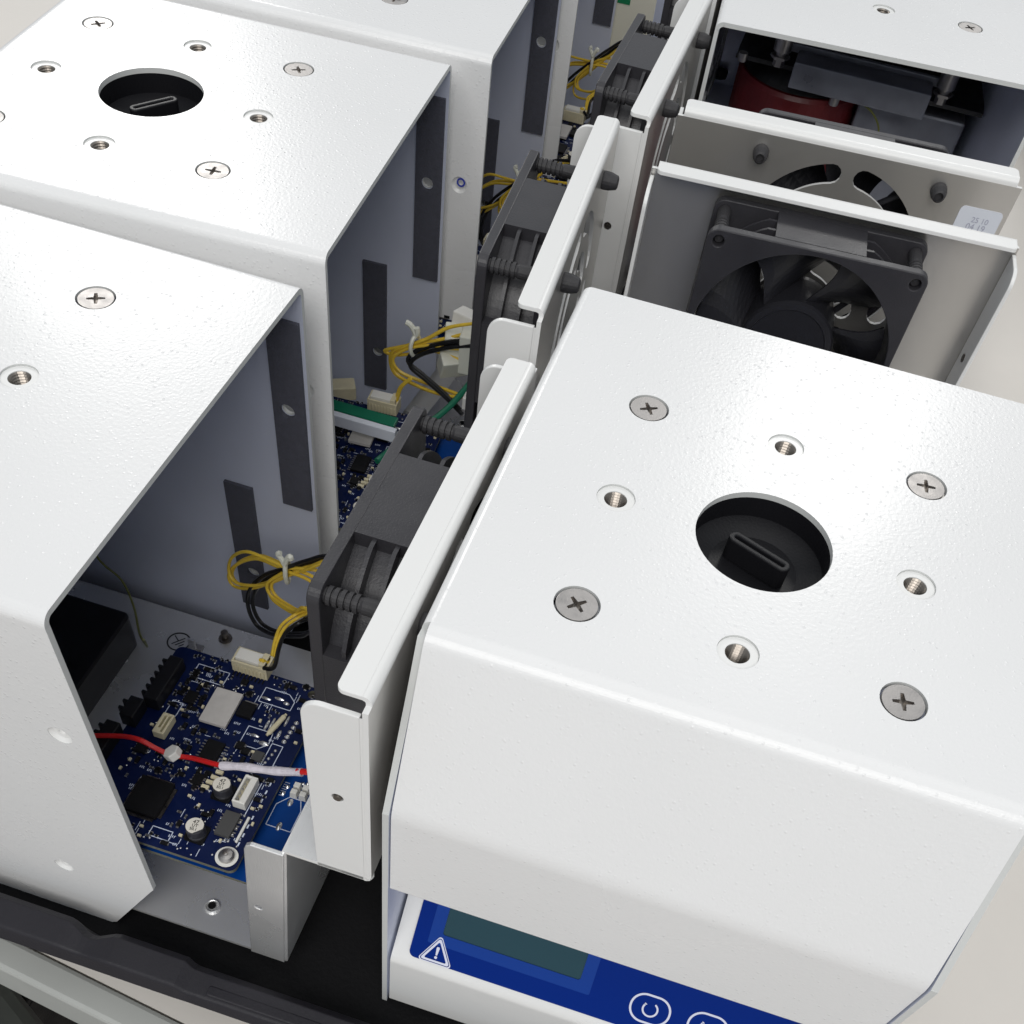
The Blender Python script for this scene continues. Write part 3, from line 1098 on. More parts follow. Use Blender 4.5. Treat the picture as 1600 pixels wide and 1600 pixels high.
    # --- electrolytic capacitors with printed tops
    for (x, y) in ((-0.1390, -0.0615), (-0.1400, -0.0785)):
        c = Q(x, y, ZM)
        mb = MB()
        mb.mesh(plate_mesh([rrect(-0.0034, -0.0034, 0.0034, 0.0034, 0.0008)], 0.0008), "chip_black", T(c.x, c.y, ZM + 0.0005))
        mb.lathe((c.x, c.y, ZM), [(0.0031, 0.0009), (0.0031, 0.0016), (0.0029, 0.0019), (0.0031, 0.0022), (0.0031, 0.0054), (0.0029, 0.0058), (0.0001, 0.0058)], "cap_side", 32)
        disc = [(0.00285 * math.cos(R(a)), 0.00285 * math.sin(R(a))) for a in range(-58, 239, 9)]
        A = T(c.x, c.y, ZM + 0.00585) @ Matrix.Rotation(2.45, 4, 'Z')
        mb.mesh(plate_mesh([disc], 0.0001), "cap_top", A)
        B = T(c.x, c.y, ZM + 0.00596) @ Matrix.Rotation(PI / 2 + 0.1, 4, 'Z')
        mb.mesh(text_mesh("47", 0.0019), "print_and_hole_black", B @ T(0.0000, 0.0012, 0))
        mb.mesh(text_mesh("UT", 0.0015), "print_and_hole_black", B @ T(0.0001, -0.0001, 0))
        mb.mesh(text_mesh("50.1", 0.0014), "print_and_hole_black", B @ T(0.0, -0.0014, 0))
        part(mb, "capacitor")
    # --- row of cream resistors
    for i, (x, y) in enumerate(((-0.1436, -0.0548), (-0.1442, -0.0572), (-0.1449, -0.0594), (-0.1455, -0.0616))):
        c = Q(x, y, ZM)
        mb = MB()
        mb.box((c.x, c.y, ZM + 0.0006), (0.0013, 0.0026, 0.0010), "cream")
        part(mb, "resistor", bevel=0.0001)
    # --- corner screw on washer
    mb = MB()
    c = Q(-0.1276, -0.0829, ZM)
    mb.lathe((c.x, c.y, ZM), [(0.0018, 0.0002), (0.0036, 0.0002), (0.0037, 0.0005), (0.0018, 0.0006)], "white_plastic", 28, caps=False)
    mb.lathe((c.x, c.y, ZM), [(0.0026, 0.0006), (0.0026, 0.0014), (0.0020, 0.0022), (0.0008, 0.0025), (0.0006, 0.0017), (0.0001, 0.0016)], "steel", 24)
    part(mb, "board_screw", angle=50)
    # --- standoffs
    for (x, y) in ((-0.1276, -0.0829), (-0.1276, -0.0130), (-0.180, -0.0829)):
        c = Q(x, y, 0)
        mb = MB()
        if x < -0.17 or y > -0.05:
            mb.lathe((c.x, c.y, 0), [(0.0030, -0.1755), (0.0030, ZL - 0.0018)], "steel_dark", 12)
        mb.lathe((c.x, c.y, 0), [(0.0028, ZL + 0.0002), (0.0028, ZM - 0.0018)], "steel_dark", 12)
        part(mb, "standoff")
    # --- black terminal strip along the far left side
    mb = MB()
    for k, (x, y, s) in enumerate(((-0.1765, -0.0290, 0.0200), (-0.1805, -0.0440, 0.0085), (-0.1830, -0.0600, 0.0170))):
        c = Q(x, y, ZM)
        mb.box((c.x, c.y, ZM + 0.0032), (s, 0.0050, 0.0062), "black_plastic")
        for q in range(int(s / 0.003)):
            mb.box((c.x - s / 2 + 0.002 + q * 0.003, c.y - 0.0036, ZM + 0.0026), (0.0012, 0.0024, 0.0050), "black_plastic")
    part(mb, "terminal_strip", bevel=0.0003)
    # --- coated solder pads and leads: big ones
    rnd = random.Random(3)
    mb = MB()

    def blob(x, y, r, zz=ZM, sx=1.0, sy=1.0, hgt=0.45):
        c = Q(x, y, zz)
        Mx = T(c.x, c.y, zz) @ Matrix.Diagonal((sy, sx, 1, 1))
        mb.lathe((0, 0, 0), [(r, 0.0), (r * 0.92, r * 0.22 * hgt * 2), (r * 0.6, r * 0.7 * hgt * 2), (0.00001, r * hgt * 2)], "solder", 10, M=Mx)
    for (x, y, r, sx, sy) in ((-0.1425, -0.0205, .0006, 3.4, 1), (-0.1380, -0.0190, .0007, 2.8, 1), (-0.1350, -0.0200, .0006, 2.0, 1.2),
                              (-0.1395, -0.0365, .0006, 3.2, 1), (-0.1352, -0.0385, .0009, 2.2, 1.1), (-0.1317, -0.0270, .0006, 1, 4.2), (-0.1338, -0.0285, .0006, 1.1, 5),
                              (-0.1360, -0.0300, .0006, 1, 5), (-0.1320, -0.0330, .0006, 1.2, 3), (-0.1375, -0.0310, .0006, 1, 4.4)):
        blob(x, y, r, sx=sx, sy=sy)
    for k in range(5):
        blob(-0.1283 - 0.0002 * k, -0.0265 - 0.0022 * k, 0.0008, sx=1.2, sy=1.1)
    for k in range(4):
        blob(-0.1303 - 0.0004 * k, -0.0398 - 0.0019 * k, 0.0006)
    for k in range(10):
        blob(-0.1290 - 0.0002 * (k % 5) - 0.0012 * (k // 5), -0.067 - 0.0026 * (k % 5), 0.0005)
    part(mb, "solder_joints")["kind"] = "stuff"
    # yellow axial component lying on the pads
    mb = MB()
    a, b = Q(-0.1325, -0.0255, ZM + 0.0018), Q(-0.1350, -0.0360, ZM + 0.0018)
    mb.tube([a, a.lerp(b, .2), a.lerp(b, .5), a.lerp(b, .8), b], lambda t: 0.0009 if .15 < t < .85 else 0.0005, "cream", 8, 3)
    part(mb, "axial_fuse")
    # --- silkscreen outlines
    mb = MB()

    def line(x0, y0, x1, y1, w=0.00028, zz=ZM, m="silk"):
        a, b = Q(x0, y0), Q(x1, y1)
        dd = Vector((b.x - a.x, b.y - a.y))
        Ln = dd.length
        ang = math.atan2(dd.y, dd.x)
        mb.box(((a.x + b.x) / 2, (a.y + b.y) / 2, zz + 0.00006), (Ln, w, 0.00006), m, M=None, rot=None) if abs(dd.y) < 1e-9 else \
            mb.box((0, 0, 0), (Ln, w, 0.00006), m, M=T((a.x + b.x) / 2, (a.y + b.y) / 2, zz + 0.00006) @ Matrix.Rotation(ang, 4, 'Z'))

    def poly(pts, zz=ZM, closed=True, w=0.00028):
        for i in range(len(pts) - (0 if closed else 1)):
            p, q = pts[i], pts[(i + 1) % len(pts)]
            line(*p, *q, w=w, zz=zz)
    poly([(-0.1445, -0.0160), (-0.1355, -0.0160), (-0.1325, -0.0185), (-0.1325, -0.0225), (-0.1445, -0.0225)])
    poly([(-0.1430, -0.0335), (-0.1340, -0.0335), (-0.1335, -0.0385), (-0.1365, -0.0415), (-0.1430, -0.0415)])
    poly([(-0.1325, -0.0375), (-0.1285, -0.0375), (-0.1285, -0.0480), (-0.1325, -0.0480)])
    poly([(-0.1710, -0.0150), (-0.1590, -0.0150), (-0.1590, -0.0210), (-0.1710, -0.0210)])
    poly([(-0.1720, -0.0330), (-0.1680, -0.0330), (-0.1680, -0.0390), (-0.1720, -0.0390)])
    poly([(-0.1545, -0.0805), (-0.1475, -0.0805), (-0.1475, -0.0840), (-0.1545, -0.0840)])
    poly([(-0.1290, -0.0535), (-0.1290, -0.0665)], closed=False)
    for k in range(44):
        x, y = rnd.uniform(-0.172, -0.1265), rnd.uniform(-0.0850, -0.0135)
        if rnd.random() < 0.5:
            line(x, y, x + rnd.uniform(0.0012, 0.0035), y, w=0.0002)
        else:
            line(x, y, x, y - rnd.uniform(0.0012, 0.0035), w=0.0002)
    for k in range(70):
        x, y = rnd.uniform(-0.172, -0.1270), rnd.uniform(-0.0850, -0.0135)
        for q in range(rnd.choice((2, 3, 3, 4))):
            line(x + 0.0006 * q, y, x + 0.0006 * q + 0.0001, y + 0.0008, w=0.00022)
            if rnd.random() < 0.6:
                line(x + 0.0006 * q, y + (0.0008 if q % 2 else 0), x + 0.0006 * q + 0.00035, y + (0.0008 if q % 2 else 0), w=0.00018)
    for k in range(9):
        line(-0.1262, -0.052 - 0.0035 * k, -0.1262, -0.0535 - 0.0035 * k, w=0.0005)
    part(mb, "board_print")["kind"] = "stuff"
    # reference letters along the edge
    # --- tiny components and pads: many
    mb = MB()
    keep = [(-0.1603, -0.0717, .011, .010), (-0.1542, -0.0312, .0065, .009), (-0.1497, -0.0490, .0052, .007), (-0.1323, -0.0722, .0065, .006), (-0.1462, -0.0284, .0045, .005),
            (-0.1520, -0.0098, .009, .006), (-0.1687, -0.0450, .004, .006), (-0.1317, -0.0597, .004, .007), (-0.1390, -0.0615, .0045, .0045), (-0.1400, -0.0785, .0045, .0045),
            (-0.1276, -0.0829, .004, .004), (-0.1383, -0.0190, .008, .005), (-0.1383, -0.0375, .007, .005), (-0.1305, -0.0350, .0045, .016)]
    n = 0
    while n < 300:
        x, y = rnd.uniform(-0.175, -0.1250), rnd.uniform(-0.0860, -0.0100)
        if any(abs(x - a) < w and abs(y - b) < hh for a, b, w, hh in keep):
            continue
        n += 1
        c = Q(x, y, ZM)
        t = rnd.random()
        ro = 0 if rnd.random() < .5 else PI / 2
        MM = T(c.x, c.y, ZM) @ Matrix.Rotation(ro, 4, 'Z')
        if t < 0.42:
            mb.box((0, 0, 0.00028), (0.0009, 0.0007, 0.0005), rnd.choice(["chip_black", "chip_black", "chip_grey"]), M=MM)
            for s in (-1, 1):
                mb.box((s * 0.0006, 0, 0.00025), (0.0003, 0.0007, 0.0005), "solder", M=MM)
        elif t < 0.62:
            mb.box((0, 0, 0.0005), (0.0022, 0.0013, 0.0009), "chip_black", M=MM)
            for s in (-1, 1):
                mb.box((s * 0.0013, 0, 0.0002), (0.0004, 0.0009, 0.0003), "steel", M=MM)
        elif t < 0.85:
            mb.lathe((0, 0, 0), [(0.00035, 0), (0.0003, 0.0002), (0.00001, 0.0003)], "solder", 8, M=MM)
        else:
            mb.box((0, 0, 0.0004), (0.0012, 0.0008, 0.0007), "cream", M=MM)
    for k in range(6):
        for row in (0, 1):
            c = Q(-0.1685 + 0.0015 * k, -0.0160 - 0.0065 * row, ZM)
            mb.box((c.x, c.y, ZM + 0.00015), (0.0011, 0.0004, 0.0002), "solder")
    part(mb, "tiny_components")["kind"] = "stuff"
    # --- lower board details
    mb = MB()
    poly([(-0.1232, -0.0560), (-0.1200, -0.0520), (-0.1160, -0.0520), (-0.1143, -0.0560), (-0.1143, -0.0645), (-0.1232, -0.0645)], zz=ZL)
    for k in range(7):
        line(-0.1240, -0.0470 - 0.0009 * k, -0.1222, -0.0470 - 0.0009 * k, w=0.00025, zz=ZL)
    part(mb, "board_print", low)["kind"] = "stuff"
    mb = MB()

    def blob2(x, y, r, sx=1.0, sy=1.0):
        c = Q(x, y, ZL)
        mb.lathe((0, 0, 0), [(r, 0.0), (r * 0.9, r * 0.3), (0.00001, r * 0.9)], "solder", 10, M=T(c.x, c.y, ZL) @ Matrix.Diagonal((sy, sx, 1, 1)))
    for a in ((-0.1190, -0.0540, .0010, 1, 1.6), (-0.1187, -0.0638, .0010, 1, 1.8), (-0.1224, -0.0485, .0009, 1, 1), (-0.1228, -0.0515, .0009, 1, 1), (-0.1180, -0.0455, .0007, 1, 1), (-0.1165, -0.0450, .0007, 1, 1.2)):
        blob2(*a)
    part(mb, "solder_joints", low)["kind"] = "stuff"
    mb = MB()
    c = Q(-0.1172, -0.0495, ZL)
    for ix in (-1, 1):
        for iy in (-1, 1):
            mb.box((c.x + ix * 0.0014, c.y + iy * 0.0016, ZL + 0.0016), (0.0024, 0.0027, 0.0030), "white_plastic", top=0.8)
    mb.build("lower_header", low, bevel=0.0002, merge=False, wn=False)
    for b in (brd, low):
        b.location = (-0.0030, 0, HB - 0.0030)
    return brd


WIRES = {}


def tubes(name, parent, items, loc=UP):
    mb = MB()
    for pts, r, m in items:
        mb.tube(pts, r, m, 8, 6)
    return mb.build(name, parent, loc, merge=False, wn=False, angle=60)


def build_wiring(root):
    loop_a = [(-0.0425, -0.0577, -0.0826), (-0.0425, -0.068, -0.0917), (-0.0425, -0.0761, -0.1003), (-0.0445, -0.0883, -0.1121), (-0.0465, -0.0999, -0.1181), (-0.0485, -0.1043, -0.1159), (-0.0485, -0.1021, -0.107), (-0.0465, -0.0942, -0.0987), (-0.0445, -0.0842, -0.0972), (-0.0425, -0.0762, -0.096), (-0.0415, -0.0676, -0.0923), (-0.0405, -0.0585, -0.0906)]
    loop_b = [(-0.0385, -0.0561, -0.0819), (-0.0405, -0.0671, -0.0914), (-0.0445, -0.0771, -0.1027), (-0.0465, -0.0924, -0.1172), (-0.0495, -0.1032, -0.1243), (-0.0505, -0.1061, -0.1203), (-0.0505, -0.1016, -0.1122), (-0.0495, -0.0924, -0.1045), (-0.0455, -0.0825, -0.1004), (-0.0425, -0.0759, -0.0979), (-0.0405, -0.0674, -0.0965), (-0.0385, -0.0592, -0.0978)]
    blk_a = [(-0.0385, -0.0559, -0.0787), (-0.0405, -0.0668, -0.0868), (-0.0425, -0.077, -0.0967), (-0.0465, -0.0889, -0.1094), (-0.0465, -0.0953, -0.1198), (-0.0445, -0.0959, -0.1283), (-0.0425, -0.0919, -0.1351), (-0.0385, -0.0822, -0.1319), (-0.0315, -0.0675, -0.1184), (-0.0265, -0.0571, -0.1069)]
    blk_b = [(-0.0405, -0.0569, -0.0819), (-0.0425, -0.0679, -0.0904), (-0.0445, -0.0774, -0.1001), (-0.0485, -0.088, -0.1121), (-0.0485, -0.0944, -0.1226), (-0.0465, -0.0949, -0.1299), (-0.0445, -0.0907, -0.1356), (-0.0405, -0.081, -0.132), (-0.0345, -0.0677, -0.1203), (-0.0285, -0.0567, -0.1071)]
    yc_a = [(-0.0425, -0.0765, -0.0991), (-0.0425, -0.083, -0.1072), (-0.0415, -0.0817, -0.112), (-0.0385, -0.0752, -0.1115), (-0.0345, -0.0681, -0.1078), (-0.0285, -0.0599, -0.0974)]
    yc_b = [(-0.0425, -0.0765, -0.0991), (-0.0445, -0.0853, -0.1109), (-0.0435, -0.0844, -0.1169), (-0.0405, -0.0778, -0.1168), (-0.0365, -0.0706, -0.1128), (-0.0305, -0.061, -0.1016)]
    yd_a = [(-0.0325, -0.0644, -0.1035), (-0.0325, -0.0692, -0.108), (-0.0265, -0.0722, -0.1089), (-0.0195, -0.0716, -0.1092), (-0.0125, -0.0706, -0.1117), (-0.0085, -0.0723, -0.1083)]
    yd_b = [(-0.0315, -0.063, -0.1032), (-0.0315, -0.0678, -0.1081), (-0.0255, -0.0705, -0.1085), (-0.0195, -0.0706, -0.1098), (-0.0125, -0.0697, -0.1124), (-0.0085, -0.0713, -0.1083)]
    o = lambda L, dx, dy, dz: [(a + dx, b + dy, c + dz) for a, b, c in L]
    rw = 0.00065
    loop_a = [(-0.030, -0.036, -0.074)] + loop_a + [(-0.028, -0.035, -0.082)]
    loop_b = [(-0.031, -0.036, -0.076)] + loop_b + [(-0.029, -0.035, -0.090)]
    yc_a = yc_a + [(-0.018, -0.036, -0.098)]
    yc_b = yc_b + [(-0.019, -0.036, -0.101)]
    blk_a = [(-0.030, -0.035, -0.072)] + blk_a
    blk_b = [(-0.031, -0.035, -0.074)] + blk_b
    tubes("yellow_wire", root, [(loop_a, rw, "wire_yellow")])
    tubes("yellow_wire", root, [(loop_b, rw, "wire_yellow")])
    tubes("yellow_wire", root, [(o(loop_b, -0.001, 0.0012, 0.0012), rw, "wire_yellow")])
    tubes("yellow_wire", root, [(yc_a, rw, "wire_yellow")])
    tubes("yellow_wire", root, [(yc_b, rw, "wire_yellow")])
    tubes("yellow_wire", root, [(o(yc_a, 0.001, -0.0014, 0.0004), rw, "wire_yellow")])
    tubes("yellow_wire", root, [(yd_a, rw, "wire_yellow")])
    tubes("yellow_wire", root, [(yd_b, rw, "wire_yellow")])
    tubes("black_wire", root, [(blk_a + [(-0.015, -0.034, -0.110)], 0.0008, "wire_black")])
    tubes("black_wire", root, [(blk_b + [(-0.017, -0.034, -0.111)], 0.0008, "wire_black")])
    tubes("black_wire", root, [(o(yd_a, 0.0026, 0.0026, -0.0004), 0.0008, "wire_black")])
    # nylon tie round the bundle
    mb = MB()
    c = Vector((-0.0425, -0.0762, -0.0980))
    ring = []
    for k in range(13):
        a = 2 * PI * k / 12
        ring.append(c + Vector((0.0024 * math.cos(a), 0.0012 * math.cos(a) * 0.3, 0.0052 * math.sin(a))))
    mb.tube(ring, 0.0009, "nylon", 8, 3)
    mb.tube([c + Vector((0.0015, 0, 0.0050)), c + Vector((0.0012, 0.0010, 0.0075)), c + Vector((0.0010, 0.0022, 0.0094)), c + Vector((0.001, 0.0026, 0.0082))], 0.0011, "nylon", 8, 4)
    mb.tube([c + Vector((0.0015, 0, 0.0050)), c + Vector((0.0012, -0.0012, 0.0072)), c + Vector((0.0010, -0.0024, 0.0090)), c + Vector((0.001, -0.0012, 0.0096))], 0.0010, "nylon", 8, 4)
    mb.build("cable_tie", root, UP, merge=False, wn=False, angle=60)


def build_red_lead(root):
    red = [(0.0435, -0.1192, -0.1100), (0.0385, -0.1025, -0.1080), (0.0385, -0.0937, -0.1053), (0.0385, -0.0874, -0.1075), (0.0385, -0.0819, -0.1086), (0.0385, -0.0747, -0.1062), (0.0415, -0.0619, -0.0994), (0.0415, -0.0560, -0.0974)]
    tubes("red_wire", root, [(red, 0.00085, "wire_red")])
    tubes("red_wire", root, [([(0.0415, -0.0350, -0.0880), (0.0415, -0.0332, -0.0872), (0.0415, -0.0272, -0.0846), (0.0405, -0.018, -0.0846)], 0.0010, "wire_red")])
    mb = MB()
    mb.tube([(0.0415, -0.0618, -0.0995), (0.0413, -0.0540, -0.0962), (0.0416, -0.0440, -0.0924), (0.0415, -0.0333, -0.0876)], lambda t: 0.00135 + 0.00012 * math.sin(t * 19), "sleeve", 12, 8)
    mb.build("heat_shrink_sleeve", root, UP, merge=False, wn=False, angle=60)
    mb = MB()
    mb.mesh(plate_mesh([circ(0, 0, 0.0029, 6)], 0.0030, 0.0004), "white_plastic", T(0.0385, -0.0815, -0.1072) @ Matrix.Rotation(0.5, 4, 'X') @ Matrix.Rotation(0.3, 4, 'Z'))
    mb.build("wire_clip", root, UP, merge=False)


def build_floor_items(root):
    # low black block, earth mark and stud on the bottom plate, thin earth lead
    mb = MB()
    mb.mesh(plate_mesh([rrect(-0.0458, -0.2030, 0.0030, -0.1532, 0.003)], 0.0200, 0.001), "black_plastic", T(0, 0, -0.1672))
    mb.build("power_block", root, UP, wn=False)
    cx, cy, z = -0.0521, -0.1378, -0.17594
    A = T(cx, cy, z) @ Matrix.Rotation(2.45, 4, 'Z')
    mb = MB()
    mb.mesh(plate_mesh([circ(0, 0, 0.0052, 40), circ(0, 0, 0.0045, 40)], 0.00008), "print_and_hole_black", A)
    mb.box((0, 0.0022, 0), (0.0005, 0.0036, 0.00008), "print_and_hole_black", M=A)
    for i, w in enumerate((0.0064, 0.0044, 0.0024)):
        mb.box((0, 0.0004 - 0.0014 * i, 0), (w, 0.0005, 0.00008), "print_and_hole_black", M=A)
    mb.build("earth_mark", root, UP, wn=False)
    mb = MB()
    mb.lathe((-0.0610, -0.1200, -0.1774), [(0.0032, 0), (0.0030, 0.0020), (0.0016, 0.0021), (0.0016, 0.0060), (0.0001, 0.0062)], "steel_dark", 12)
    mb.box((-0.0500, -0.1280, -0.1730), (0.0030, 0.0060, 0.0012), "steel")
    mb.box((-0.0475, -0.1280, -0.1690), (0.0010, 0.0030, 0.0080), "solder")
    mb.build("earth_stud", root, UP, merge=False, wn=False)
    tubes("earth_wire", root, [([(-0.066, -0.185, -0.120), (-0.0665, -0.1798, -0.1532), (-0.066, -0.1700, -0.1640), (-0.058, -0.1610, -0.1690), (-0.046, -0.1520, -0.1700), (-0.034, -0.140, -0.160), (-0.0165, -0.126, -0.130)], 0.0005, "wire_earth")])


CH1 = build_chassis((-0.0760, -0.0165, FLOORZ), -HPI, "nearest rear chassis at lower left carrying fan, blue circuit board and red lead")
# versions without electronics stand behind the front unit and at the far end
R1 = copy_tree(CH1, (-0.0020, 0.1920, FLOORZ), 0.072, "rear chassis behind the large front unit, black fan blades facing the camera")
R2 = copy_tree(CH1, (-0.0015, 0.2365, FLOORZ), PI + 0.078, "rear chassis facing the camera with curved vent slots, rubber pins and a date sticker")
build_board(CH1)
build_floor_items(CH1)
build_wiring(CH1)
CH2 = copy_tree(CH1, (-0.0850, 0.1430, FLOORZ), -HPI + 0.055, "second rear chassis from the left front, white plug cluster beside its fan", ("yellow_wire", "black_wire", "cable_tie"))
CH3 = copy_tree(CH1, (-0.0780, 0.2830, FLOORZ), -HPI, "third rear chassis of the left row, its black fan close to the top edge")
CH4 = copy_tree(CH1, (-0.0780, 0.4400, FLOORZ), -HPI, "fourth rear chassis at the top edge, mostly its yellow wire loom showing")
build_red_lead(CH1)
# sticker with date code on the chassis that faces the camera
mb = MB()
SM = T(-0.0582, 0.0, -0.0222) @ Matrix(((-1, 0, 0, 0), (0, 0, 1, 0), (0, 1, 0, 0), (0, 0, 0, 1)))
mb.mesh(plate_mesh([rrect(-0.0085, -0.0060, 0.0085, 0.0060, 0.0018)], 0.0002), "sticker", SM @ T(0, 0, 0.0001))
stk = mb.build("sticker", R2, UP, wn=False)
mb = MB()
mb.mesh(text_mesh("25 10", 0.0030), "print_grey", SM @ T(0.0008, 0.0014, 0.00028))
mb.mesh(text_mesh("04 19", 0.0034), "print_grey", SM @ T(0.0002, -0.0014, 0.00028))
mb.build("date_print", stk, wn=False)

# ---- extras of the second chassis, given in world coordinates
def world_part(mb, name, root, bevel=0, **k):
    o = mb.build(name, None, bevel=bevel, merge=False, wn=False, **k)
    o.parent = root
    o.matrix_parent_inverse = (Matrix.Translation(root.location) @ Matrix.Rotation(root.rotation_euler[2], 4, 'Z')).inverted()
    return o


mb = MB()
base = Vector((-0.1345, 0.170, -0.090))
rn = random.Random(5)
for k, (dx, dy, dz, sx, sy, sz, ro) in enumerate(((0, 0, 0, .011, .008, .014, .3), (.003, .004, .009, .012, .007, .007, -.25), (-.001, -.005, -.006, .010, .006, .009, .6), (.006, -.004, .002, .007, .008, .016, .1))):
    mb.box((0, 0, 0), (sx * 1.25, sy * 1.2, sz * 1.2), "nylon" if k != 1 else "white_plastic", M=T(*(base + Vector((dx, dy, dz)))) @ Matrix.Rotation(ro, 4, 'Z') @ Matrix.Rotation(ro * .7, 4, 'X'))
world_part(mb, "plug_cluster", CH2, bevel=0.0006)
mb = MB()
LW = [[(-0.1260, 0.163, -0.0725), (-0.1384, 0.163, -0.0782), (-0.1481, 0.163, -0.0865), (-0.1596, 0.164, -0.0947), (-0.1649, 0.165, -0.1004), (-0.1625, 0.164, -0.1086), (-0.1518, 0.162, -0.1103), (-0.1396, 0.160, -0.1098), (-0.1284, 0.158, -0.1065)],
      [(-0.1250, 0.163, -0.0843), (-0.1349, 0.163, -0.0873), (-0.1465, 0.163, -0.0892), (-0.1567, 0.163, -0.0938), (-0.1634, 0.163, -0.1006), (-0.1604, 0.163, -0.1062), (-0.1503, 0.163, -0.1081), (-0.1382, 0.161, -0.1073), (-0.1284, 0.158, -0.1059)],
      [(-0.1300, 0.166, -0.0800), (-0.1400, 0.165, -0.0850), (-0.1500, 0.164, -0.0895), (-0.1620, 0.165, -0.0960), (-0.1680, 0.166, -0.1000), (-0.1640, 0.166, -0.1010), (-0.1560, 0.165, -0.0975), (-0.1450, 0.164, -0.0920), (-0.1330, 0.164, -0.0930)],
      [(-0.1503, 0.150, -0.0984), (-0.1546, 0.150, -0.1040), (-0.1566, 0.150, -0.1113), (-0.1578, 0.150, -0.1150)]]
for k, lw in enumerate(LW):
    for dd in ((0, 0, 0), (0.0011, -0.0010, 0.0010)):
        mb.tube([Vector(p) + Vector(dd) for p in lw], 0.00068, "wire_yellow", 8, 6)
    world_part(mb, "yellow_wire", CH2, angle=60)
    mb = MB()
for dd in ((0, 0, 0), (0.0014, -0.0008, -0.0014)):
    mb.tube([Vector(p) + Vector(dd) for p in [(-0.1268, 0.162, -0.0802), (-0.138, 0.162, -0.0845), (-0.1508, 0.162, -0.0920), (-0.1551, 0.161, -0.0981), (-0.1475, 0.160, -0.1023), (-0.1367, 0.158, -0.1072), (-0.128, 0.155, -0.111)]], 0.0010, "wire_black", 8, 6)
world_part(mb, "black_wire", CH2, angle=60)
mb = MB()
c = Vector((-0.1525, 0.1625, -0.0905))
mb.tube([c + Vector((0.0010 * math.cos(a), 0.0030 * math.cos(a), 0.0046 * math.sin(a))) for a in [2 * PI * k / 12 for k in range(13)]], 0.0009, "nylon", 8, 3)
mb.tube([c + Vector((0, 0, 0.0045)), c + Vector((-0.0008, 0, 0.0070)), c + Vector((-0.0026, 0, 0.0092)), c + Vector((-0.0044, 0, 0.0098))], 0.0012, "nylon", 8, 4)
mb.tube([c + Vector((0, 0, 0.0045)), c + Vector((0.0008, 0, 0.0065)), c + Vector((0.0004, 0, 0.0085))], 0.0013, "nylon", 8, 4)
world_part(mb, "cable_tie", CH2, angle=60)
mb = MB()
mb.tube([(-0.1250, 0.160, -0.098), (-0.1330, 0.148, -0.108), (-0.1450, 0.125, -0.112), (-0.1500, 0.110, -0.112)], 0.0014, "wire_green", 8, 6)
world_part(mb, "green_wire", CH2, angle=60)
mb = MB()
mb.box((-0.1230, 0.152, -0.103), (0.0060, 0.0050, 0.0060), "white_plastic")
world_part(mb, "wire_plug", CH2, bevel=0.0004)
mb = MB()
mb.box((-0.1650, 0.1275, -0.1050), (0.034, 0.0060, 0.0020), "pcb_green")
mb.box((-0.1640, 0.122, -0.1065), (0.036, 0.0030, 0.0055), "sticker")
world_part(mb, "relay_board", CH2, bevel=0.0003)
mb = MB()
mb.box((0, 0, 0), (0.0110, 0.0080, 0.0070), "cream", M=T(-0.1900, 0.170, -0.1300) @ Matrix.Rotation(0.5, 4, 'Z'))
world_part(mb, "relay", CH2, bevel=0.0006)

# ---- inside of the upper right cover
mb = MB()
mb.box((0.0007, 0.4000, -0.0437), (0.0700, 0.0160, 0.0118), "bracket_grey")
mb.box((0.0007, 0.4120, -0.0385), (0.0900, 0.0030, 0.0040), "bracket_grey")
world_part(mb, "motor_bracket", C2, bevel=0.0006)
for x, y in ((-0.0425, 0.4030), (0.0419, 0.4060)):
    mb = MB()
    mb.lathe((x, y, 0), [(0.0046, -0.0030), (0.0046, -0.0380), (0.0030, -0.0385), (0.0030, -0.0440), (0.0001, -0.0440)], "steel", 28)
    world_part(mb, "spacer_post", C2, angle=45)
    mb = MB()
    mb.lathe((x, y - 0.0005, 0), [(0.0052, -0.0400), (0.0052, -0.0412), (0.0030, -0.0414), (0.0030, -0.0450), (0.0001, -0.0452)], "steel", 6)
    world_part(mb, "hex_nut", C2, angle=30)
mb = MB()
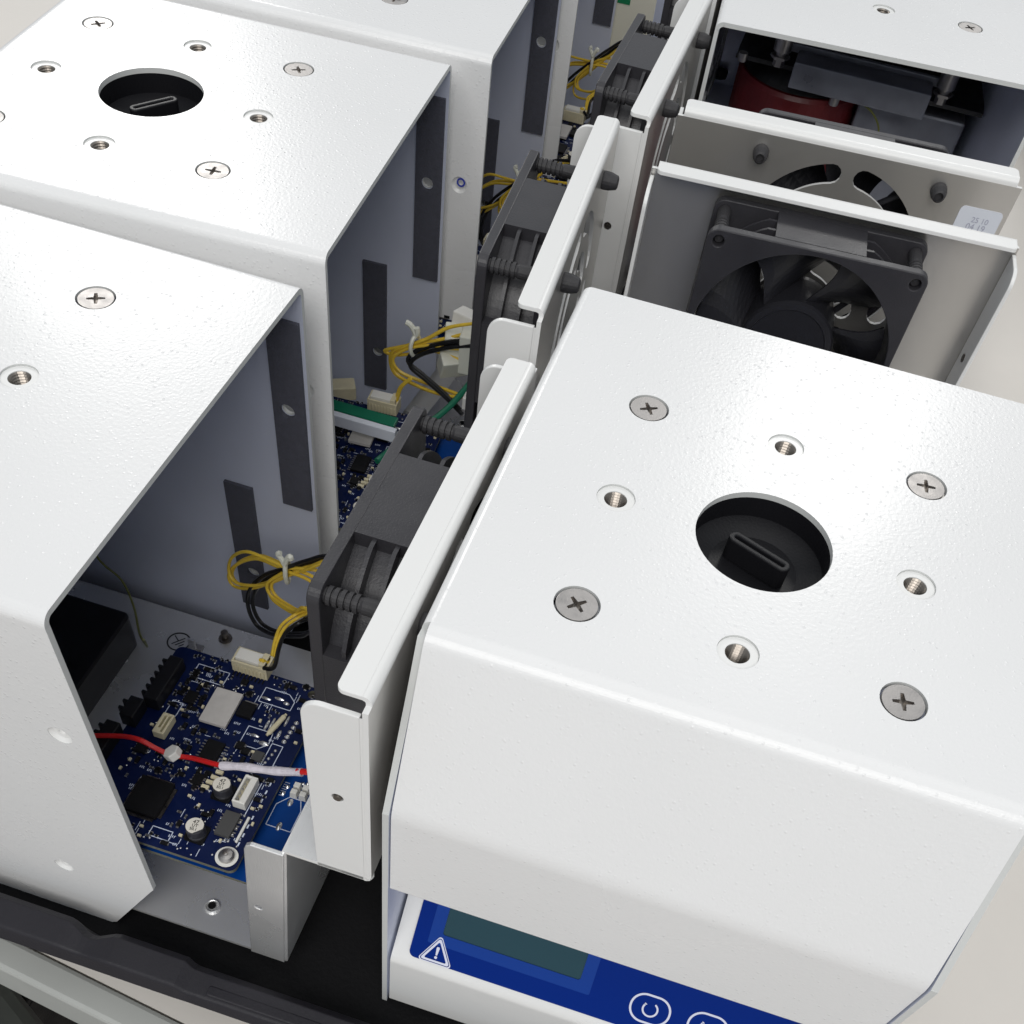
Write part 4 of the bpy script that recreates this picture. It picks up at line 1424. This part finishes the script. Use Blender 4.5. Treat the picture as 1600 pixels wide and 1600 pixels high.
mb.lathe((-0.0093, 0.3990, -0.0520), [(0.0001, -0.0030), (0.0024, -0.0028), (0.0026, 0.0), (0.0026, 0.0030), (0.0001, 0.0030)], "steel", 16)
mb.box((-0.0040, 0.3990, -0.0510), (0.0070, 0.0030, 0.0008), "solder")
world_part(mb, "terminal_bolt", C2, angle=45)
mb = MB()
mb.lathe((-0.0610, 0.4000, -0.0440), [(0.0001, -0.0020), (0.0022, -0.0018), (0.0024, 0.0), (0.0024, 0.0020), (0.0001, 0.0020)], "steel", 16)
world_part(mb, "plate_bolt", C2, angle=45)
mb = MB()
mb.lathe((-0.0300, 0.4330, 0), [(0.0330, -0.0560), (0.0340, -0.0580), (0.0340, -0.1500), (0.0001, -0.1500)], "red_motor", 48)
mb.lathe((-0.0300, 0.4330, 0), [(0.0001, -0.0480), (0.0240, -0.0490), (0.0320, -0.0555)], "dark_steel", 48)
world_part(mb, "motor", C2, angle=35)
mb = MB()
mb.box((0.0320, 0.4300, -0.0900), (0.0560, 0.0300, 0.0700), "bracket_grey")
world_part(mb, "power_supply", C2, bevel=0.0015)
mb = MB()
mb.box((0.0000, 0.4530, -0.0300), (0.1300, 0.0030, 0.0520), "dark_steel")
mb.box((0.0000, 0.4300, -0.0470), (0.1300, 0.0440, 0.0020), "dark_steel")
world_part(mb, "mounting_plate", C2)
mb = MB()
mb.tube([(-0.0040, 0.3970, -0.0505), (0.0040, 0.3960, -0.0500), (0.0110, 0.3950, -0.0525), (0.0165, 0.3950, -0.0580), (0.0190, 0.3960, -0.0660)], 0.0005, "wire_earth", 8, 6)
world_part(mb, "earth_wire", C2, angle=60)

# dark carrying case standing on the table beyond the right column
cs = empty("carrying_case", (0.300, 0.885, -0.210), 0.08, "black hard case standing on the table at the far right edge", "case")
mb = MB()
mb.mesh(plate_mesh([rrect(-0.13, -0.16, 0.13, 0.16, 0.012)], 0.10, 0.004), "dark_case", T(0, 0, 0.05))
mb.build("case_body", cs)
mb = MB()
mb.mesh(plate_mesh([rrect(-0.131, -0.161, 0.131, 0.161, 0.013)], 0.05, 0.004), "dark_case", T(0, 0, 0.1265))
mb.build("case_lid", cs)
